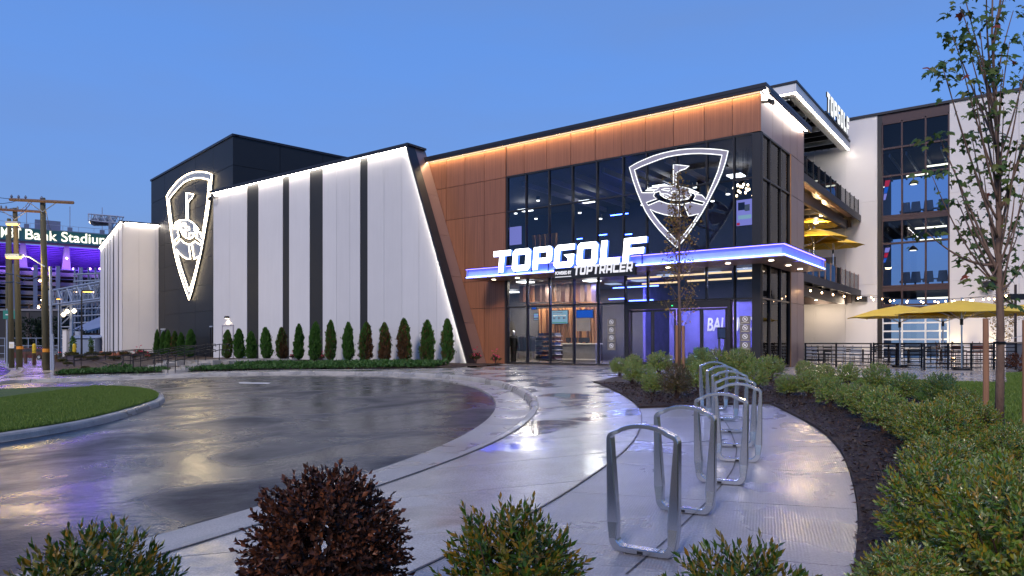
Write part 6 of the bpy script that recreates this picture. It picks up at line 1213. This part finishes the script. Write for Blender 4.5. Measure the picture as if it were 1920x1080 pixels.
t = thing('chain_fence', 'grey mesh fence behind the parked cars', 'fence', tuple(pxp(60, 660, 108))); a, c = pxp(-50, 634, 108), pxp(112, 636, 108); 
for k in range(12): x = a.x+(c.x-a.x)*k/11; MB().tube([(x, 108, -2.5), (x, 108, a.z)], .06, 6).build('post', 'galv', t)
for z in (a.z, a.z-1.2, a.z-2.4): MB().tube([(a.x, 108, z), (c.x, 108, z)], .05, 4).build('rail', 'galv', t)
def farcar(px0, px1, pb, z, m, lab, tail=True):
    a, c = pxp(px0, pb, z), pxp(px1, pb, z); L_ = c.x-a.x; zb = a.z; t = thing('parked_car', lab, 'car', ((a.x+c.x)/2, z, zb)); s = L_/4.7
    prof = [(0, .35), (0, .75), (.15, .95), (1.15, 1.05), (1.75, 1.55), (3.4, 1.62), (4.2, 1.5), (4.6, 1.0), (4.7, .6), (4.65, .3), (4.2, .22), (.4, .22)]
    MB().prism([(a.x+x*s, z, zb+h*s) for x, h in prof], (0, 1.75*s, 0)).build('body', m, t)
    MB().prism([(a.x+x*s, z-.012, zb+h*s) for x, h in [(1.35, 1.08), (1.85, 1.48), (2.75, 1.52), (2.75, 1.08)]], (0, .01, 0)).build('side_window', 'glass', t); MB().prism([(a.x+x*s, z-.012, zb+h*s) for x, h in [(2.85, 1.08), (2.85, 1.52), (3.9, 1.45), (4.2, 1.08)]], (0, .01, 0)).build('side_window', 'glass', t)
    for x in (.95, 3.75):
        w = MB().tube([(a.x+x*s, z-.03, zb+.34*s), (a.x+x*s, z+.2, zb+.34*s)], .35*s, 14).build('wheel', 'tyre', t); MB().tube([(a.x+x*s, z-.045, zb+.34*s), (a.x+x*s, z-.031, zb+.34*s)], .2*s, 10).build('rim', 'steel', w)
    MB().box(a.x+4.5*s, a.x+4.72*s, z-.02, z+.25, zb+.8*s, zb+1.0*s).build('tail_light', 'tail', t); MB().box(a.x-.02, a.x+.15*s, z-.02, z+.25, zb+.62*s, zb+.8*s).build('headlight', 'sodium', t)
farcar(22, 86, 674, 92, 'carpaint', 'dark red car with glowing tail light on the left street'); farcar(68, 112, 668, 104, 'carblue', 'blue grey car behind the dark red car')
def fartree(px, pb, pt, w, z, lab, n=1500, m='darktree', seed=1):
    r = np.random.RandomState(seed); b, tp = pxp(px, pb, z), pxp(px, pt, z); h = tp.z-b.z; W_ = w/F*z/2; t = thing('dark_tree', lab, 'tree', tuple(b)); v = nrm(r.randn(n, 3)); k = nrm(r.randn(6, 3)); q = v*(.5+.5*r.rand(n, 1)**.4)*(1+.35*np.max(v@k.T, 1)[:, None]**4-.1)*np.array([W_, W_, h*.5])+np.array([0, 0, h*.52])
    o = meshobj('crown', leafmesh('crown', q, r.randn(n, 3), r.randn(n, 3), (.35+.4*r.rand(n))*h/7, .6, .2, m), t); o['kind'] = 'stuff'; MB().tube([b-Vector((0, 0, 1.5)), b+Vector((0, 0, h*.5))], .15, 6).build('trunk', 'twig', t)
fartree(58, 652, 600, 60, 112, 'dark bushy tree before the warehouse, left', seed=3); fartree(95, 652, 596, 50, 113, 'taller dark tree before the warehouse, right', seed=4); fartree(143, 652, 612, 44, 104, 'dark shrubs behind the equipment hut', 900, seed=5); fartree(137, 668, 632, 10, 69, 'small dark conifer beside the yellow bollard', 600, 'cyp', 6); fartree(171, 665, 634, 9, 66, 'small conifer at the white block corner', 500, 'cyp', 7); fartree(55, 578, 566, 40, 128, 'weedy greenery on the warehouse roof line', 500, 'low_olive', 8)
for i, (x, y, w, h, z) in enumerate([(64, 668, 26, 12, 64), (82, 672, 26, 12, 60), (48, 668, 22, 9, 72), (104, 672, 26, 14, 62), (110, 680, 24, 12, 56), (125, 672, 26, 12, 62)]): fartree(x, y, y-h, w, z, 'low green shrub %s' % ('behind the pavement before the yellow bollard', 'left of the tall pole behind the pavement', 'farthest along the left street', 'right of the tall pole base', 'right of the conduit pipes', 'below the gate pillar')[i], 500, 'low_olive', 20+i)
# ---------------------------------------------------------------- patio: fence, umbrellas, tables, chairs, string lights
def fence(a, b, lab, posts=3, ht=1.08, nr=7):
    a, b = Vector(a), Vector(b); t = thing('metal_fence', lab, 'fence', (a.x, a.y, 0)); L_ = (b-a).length
    for k in range(posts): q = a.lerp(b, k/(posts-1)); MB().box(q.x-.03, q.x+.03, q.y-.03, q.y+.03, 0, ht).build('post', 'blackmetal', t)
    for k in range(nr): z = .10+(ht-.13)*k/(nr-1); MB().tube([(a.x, a.y, z), (b.x, b.y, z)], .019 if k < nr-1 else .026, 4).build('rail', 'blackmetal', t)
g2 = lambda x, y: gp(x, y)
fence(g2(1510, 685.5), g2(1633, 691), 'black railed fence between the bronze corner and the gate', 3); fence(g2(1638, 687.5), g2(1681, 688.5), 'left leaf of the black patio gate', 2); fence(g2(1685, 688.7), g2(1728, 689.2), 'right leaf of the black patio gate', 2); fence(g2(1733, 694.5), g2(1905, 692), 'long black railed fence right of the gate', 5)
def umbrella(px, py_apex, py_edge, z, rx, base, lab, rot=0, n=8):
    c = pxp(px, py_apex, z); e = pxp(px, py_edge, z).z; t = thing('umbrella', lab, 'umbrella', (c.x, c.y, base)); R_ = [(c.x+rx*math.cos(rot+2*math.pi*k/n), c.y+rx*math.sin(rot+2*math.pi*k/n), e) for k in range(n)]
    for k in range(n):
        p, q = Vector(R_[k]), Vector(R_[(k+1) % n]); ap = Vector((c.x, c.y, c.z)); m1, m2 = ap.lerp(p, .5)+Vector((0, 0, .07)), ap.lerp(q, .5)+Vector((0, 0, .07)); sag = (p+q)/2+Vector((0, 0, .03)); mb = MB(); i = 0
        mb.v = [tuple(v) for v in (ap, m1, m2, p, q, sag)]; mb.f = [(0, 1, 2), (1, 3, 5), (1, 5, 2), (2, 5, 4)]; nv = 6; mb.v += [(x, y, w-.012) for x, y, w in mb.v[:6]]; mb.f += [tuple(reversed([j+nv for j in f])) for f in mb.f[:4]]; mb.f += [(3, 3+nv, 5+nv, 5), (5, 5+nv, 4+nv, 4)]; mb.build('canopy_panel', 'yellow', t)
        MB().tube([ap-Vector((0, 0, .05)), p-Vector((0, 0, .03))], .012, 4).build('rib', 'steel', t)
        MB().tube([Vector((c.x, c.y, e-.25)), ap.lerp(p, .5)-Vector((0, 0, .02))], .01, 4).build('strut', 'steel', t)
    MB().tube([(c.x, c.y, base), (c.x, c.y, c.z+.12)], .032, 10).build('pole', 'steel', t); MB().cyl(c.x, c.y, base, base+.08, .32, 16).build('base', 'blackmetal', t); MB().tube([(c.x, c.y, e-.45), (c.x, c.y, e-.2)], .06, 8).build('runner', 'blackmetal', t)
umbrella(1687, 572, 595, 30.5, 2.1, 0, 'yellow patio umbrella nearest the hall, left of the others', .2); umbrella(1803, 563, 588, 27.5, 2.35, 0, 'largest yellow patio umbrella, in front at the right', .4); umbrella(1768, 580, 595, 35, 2.4, 0, 'yellow patio umbrella partly hidden behind the largest one', .1); umbrella(1925, 570, 590, 31, 2.2, 0, 'yellow patio umbrella beyond the maple at the edge', .5)
umbrella(1562, 445, 462, 43, 1.75, 4.66, 'yellow umbrella on the lower balcony nearest the rail', .3); umbrella(1526, 428, 450, 41, 1.9, 4.66, 'yellow umbrella on the lower balcony behind the bronze corner', .1); umbrella(1518, 408, 425, 46, 1.9, 4.66, 'highest seen yellow umbrella deep on the lower balcony', .2)
for (px, py, z, e) in ((1540, 404, 44, 480), (1530, 418, 38, 400)):
    c = pxp(px, py, z); c.z = min(c.z, 9.2); t = thing('ceiling_lamp', 'warm lamp under the upper balcony ceiling, %s' % ('farther in' if z == 44 else 'near the bronze corner'), 'lamp', tuple(c)); MB().cyl(c.x, c.y, c.z, c.z+.3, .12, 10).build('can', 'white_paint', t); MB().cyl(c.x, c.y, c.z-.03, c.z-.005, .10, 10).build('lens', 'bulb', t)
    l = bpy.data.lights.new('balcony_light', 'POINT'); l.energy = e; l.color = (1, .72, .36); l.shadow_soft_size = .3; o = bpy.data.objects.new('balcony_light', l); COL.objects.link(o); o.location = c-Vector((0, 0, .2))
for (px, nn, e) in ((1530, 2.2, 200), (1580, 2.0, 90)):
    u = fD.u(px, nn); c = fD.p(u, 4.0, nn); t = thing('ceiling_lamp', 'lamp under the lower balcony %s' % ('beside the bronze corner' if px == 1530 else 'nearer the glazed strip'), 'lamp', tuple(c)); MB().cyl(c.x, c.y, 4.0, 4.2, .12, 10).build('can', 'blackmetal', t); MB().cyl(c.x, c.y, 3.97, 3.995, .1, 10).build('lens', 'downlight', t)
    l = bpy.data.lights.new('patio_light', 'POINT'); l.energy = e; l.color = (1, .80, .58); l.shadow_soft_size = .5; o = bpy.data.objects.new('patio_light', l); COL.objects.link(o); o.location = c-Vector((0, 0, .25))
def table(px, pb, w, ht, top, lab, base='blackmetal'):
    g = g2(px, pb); t = thing('patio_table', lab, 'table', (g.x, g.y, 0)); MB().box(g.x-w/2, g.x+w/2, g.y-.35, g.y+.35, ht-.04, ht).build('tabletop', top, t); MB().cyl(g.x, g.y, .02, ht-.04, .05, 8).build('column', base, t); MB().cyl(g.x, g.y, 0, .03, .28, 14).build('foot', base, t)
def chair(px, pb, rz, m, sh, lab, arms=False):
    g = g2(px, pb); t = thing('patio_chair', lab, 'chair', (0, 0, 0)); s = .24
    MB().box(-s, s, -s, s, sh-.03, sh+.01).build('seat', m, t)
    for k in range(3): MB().box(-s, s, s-.02, s+.01, sh+.12+.11*k, sh+.19+.11*k).build('back_slat', m, t)
    for x in (-1, 1):
        MB().tube([(x*s, s, 0), (x*s*.96, s-.01, sh), (x*s*.96, s+.03, sh+.48)], .017, 5).build('leg', m, t); MB().tube([(x*s, -s, 0), (x*s*.96, -s, sh)], .017, 5).build('leg', m, t)
        if arms: MB().tube([(x*s, -s, sh), (x*s, -s, sh+.22), (x*s, s, sh+.24)], .015, 5).build('arm', m, t)
    for y in (-s, s): MB().tube([(-s, y, sh*.4), (s, y, sh*.4)], .012, 4).build('stretcher', m, t)
    t.location = (g.x, g.y, 0); t.rotation_euler = (0, 0, rz); ORG[t.name] = Vector(t.location); return t
table(1545, 681, 1.9, .76, 'counter', 'long pale table behind the left fence'); table(1618, 679, .9, .76, 'cream', 'small table left of the gate'); table(1666, 680, 1.0, 1.0, 'counter', 'high table behind the left gate leaf'); table(1703, 681, 1.2, .78, 'cream', 'pale table behind the right gate leaf'); table(1805, 684, 2.0, .98, 'white_paint', 'long white topped high table right of the gate'); table(1765, 677, 1.2, .76, 'counter', 'low table before the garage door')
ch = [(1520, 683, 2.9, 'galv', .46, 'grey metal chair next to the bronze corner'), (1535, 680, .4, 'blackmetal', .46, 'black chair at the left end of the long table'), (1556, 680.5, .1, 'blackmetal', .46, 'black chair behind the long table'), (1573, 684, 3.0, 'galv', .46, 'silver mesh chair before the long table'), (1592, 680, -.3, 'blackmetal', .46, 'black chair right of the long table'), (1604, 683, 2.8, 'galv', .46, 'silver chair left of the gate table'), (1630, 680, -1.4, 'blackmetal', .46, 'black chair between small table and gate'),
      (1652, 683, 1.5, 'blackmetal', .62, 'black high chair behind the left gate leaf'), (1682, 682, -1.5, 'blackmetal', .62, 'black high chair between the gate leaves'), (1716, 680, -.4, 'blackmetal', .46, 'black chair behind the right gate leaf'), (1770, 687, 1.3, 'chair_brown', .66, 'rust brown bar chair left of the long white table'), (1788, 688, 3.1, 'chair_brown', .66, 'rust brown bar chair before the long white table'), (1828, 688, 3.0, 'chair_brown', .66, 'rust brown bar chair at the right of the white table'), (1846, 685, -1.4, 'chair_brown', .66, 'rust brown bar chair beside the timber stake'),
      (1785, 679, .1, 'blackmetal', .66, 'black high chair behind the white table, left'), (1800, 679, -.1, 'blackmetal', .66, 'black high chair behind the white table, middle'), (1838, 679, .2, 'blackmetal', .66, 'black high chair behind the white table, right'), (1864, 681, .5, 'blackmetal', .66, 'black high chair just left of the maple trunk'), (1745, 679, .2, 'blackmetal', .46, 'black chair before the garage door')]
for (x, y, rz, m, sh, lab) in ch: chair(x, y, rz, m, sh, lab, arms=(m == 'galv'))
def strlight(pts, lab):
    P_ = [pxp(*p) for p in pts]; out = resample(P_, .12, 3); t = thing('string_light', lab, 'string lights', tuple(out[0])); MB().tube(out, .010, 4).build('cable', 'blackmetal', t)
    for k in range(3, len(out)-1, 6):
        q = out[k]; MB().tube([q-Vector((0, 0, .02)), q-Vector((0, 0, .09))], .018, 5).build('socket', 'blackmetal', t); MB().tube([q-Vector((0, 0, h)) for h in (.09, .115, .15, .18)], [.015, .035, .035, .008], 7).build('bulb', 'bulb', t)
strlight([(1509, 538, 33), (1548, 545, 33.5), (1585, 551, 34), (1623, 556, 34), (1694, 561, 33), (1746, 562, 32), (1783, 560.5, 31), (1844, 556, 30), (1892, 548, 29)], 'warm bulb string from the bronze corner sagging over the umbrellas')
strlight([(1604, 554, 44), (1635, 553, 43), (1668, 559, 42), (1719, 561, 41), (1765, 561, 40), (1810, 559, 38), (1864, 556, 36), (1915, 552, 35)], 'second warm bulb string farther back along the white wall')
b = pxp(1904, 560, 29.5); t = thing('light_post', 'dark post with speaker and lamp heads beyond the maple', 'post', (b.x, b.y, 0)); MB().tube([(b.x, b.y, 0), (b.x, b.y, b.z+.6)], .05, 8).build('post', 'dark_bronze', t); MB().box(b.x-.3, b.x+.3, b.y-.12, b.y+.12, b.z-.05, b.z+.2).build('speaker_box', 'blackmetal', t)
a, c = fD.pu(1853, 534), 0; t = thing('wall_flood_light', 'black floodlight bracket high on the right white wall', 'lamp', tuple(fD.p(a[0], a[1]))); fD.part('housing', 'blackmetal', t, a[0]-.3, a[0]+.3, a[1]-.2, a[1]+.2, .3, .6); fD.part('arm', 'blackmetal', t, a[0]-.05, a[0]+.05, a[1]-.4, a[1]-.25, 0.001, .4)
for px, lab in ((1866, 'ground uplight behind the maple trunk'), (1786, 'ground uplight beside the garage door')):
    u = fD.u(px, 1.0); c = fD.p(u, .05, .7); t = thing('uplight', lab, 'lamp', tuple(c)); MB().cyl(c.x, c.y, 0, .12, .14, 10).build('body', 'blackmetal', t); MB().cyl(c.x, c.y, .122, .135, .11, 10).build('lens', 'bulb', t)
    l = bpy.data.lights.new('uplight_light', 'SPOT'); l.energy = 160; l.color = (1, .78, .42); l.spot_size = 1.5; l.spot_blend = .8; l.shadow_soft_size = .25; o = bpy.data.objects.new('uplight_light', l); COL.objects.link(o); o.location = (c.x, c.y, .25); o.rotation_euler = Vector((fD.N.x*-.25, fD.N.y*-.25, 1)).to_track_quat('-Z', 'Y').to_euler()
a = pxp(1886, 694, 30); c = pxp(1990, 694, 27); t = thing('garden_wall', 'low grey blue rendered wall at the right edge behind the lawn', 'wall', (a.x, a.y, 0)); fw = Fr((a.x, a.y), (c.x-a.x, c.y-a.y)); fw.part('block', 'slate', t, 0, 4, -.1, 1.05, -.25, 0); fw.part('cap', 'kerb', t, -.03, 4, 1.052, 1.12, -.3, .04)
q = gp(1912, 697); s_ = shrub('dark_shrub', 'dark purplish shrub before the grey garden wall', .55, .7, 160, 9, .12, .08, .4, 'rust', 95); s_.location = (q.x, q.y, 0); ORG[s_.name] = Vector(s_.location)
q = pxp(1880, 680, 36); tt = thing('thin_tree', 'thin leafy tree against the lit white wall behind the maple', 'tree', (q.x, 36, 0)); MB().tube([(q.x, 36, 0), (q.x+.05, 36, 4.2)], [.04, .01], 6).build('trunk', 'bark', tt)
n = 1100; hh = RS.rand(n)**.8*3.2+.9; a_ = RS.rand(n)*6.28; R_ = (.35+.35*RS.rand(n))*(1-np.abs(hh-2.3)/2.4); pos = np.stack([np.cos(a_)*R_, np.sin(a_)*R_, hh], 1); o = meshobj('foliage', leafmesh('foliage', pos, RS.randn(n, 3), RS.randn(n, 3), .08+.06*RS.rand(n), .5, .2, 'autumn'), tt); o['kind'] = 'stuff'
# ---------------------------------------------------------------- lamps inside the hall
def area(loc, sx, sy, e, col):
    l = bpy.data.lights.new('ceiling_light', 'AREA'); l.shape = 'RECTANGLE'; l.size = sx; l.size_y = sy; l.energy = e; l.color = col; o = bpy.data.objects.new('ceiling_light', l); COL.objects.link(o); o.location = loc; return o
def ceilpanel(px, nn, z, e, col, m):
    u = fA.u(px, nn); c = fA.p(u, z, nn); fA.part('ceiling_light', m, eb, u-.35, u+.35, z, z+.05, nn-.35, nn+.35); area((c.x, c.y, z-.03), .65, .65, e, col)
for px, nn in ((1000, -4.8), (1075, -5.0), (1110, -2.6), (985, -1.2), (960, -6.5)): ceilpanel(px, nn, zCan-.1, 330, (1, .72, .45), 'downlight')
for px, nn in ((1250, -2.2), (1340, -2.2), (1400, -1.6)): ceilpanel(px, nn, zCan-.1, 260, (.78, .72, 1), 'letter_soft')
for px, nn in ((1150, -5), (1200, -4)): ceilpanel(px, nn, zCan-.1, 220, (.45, .45, 1), 'letter_soft')
for px, nn in ((985, -6), (1100, -6), (1240, -5), (1380, -5)): ceilpanel(px, nn, zTop-.45, 90, (1, .8, .6), 'downlight')
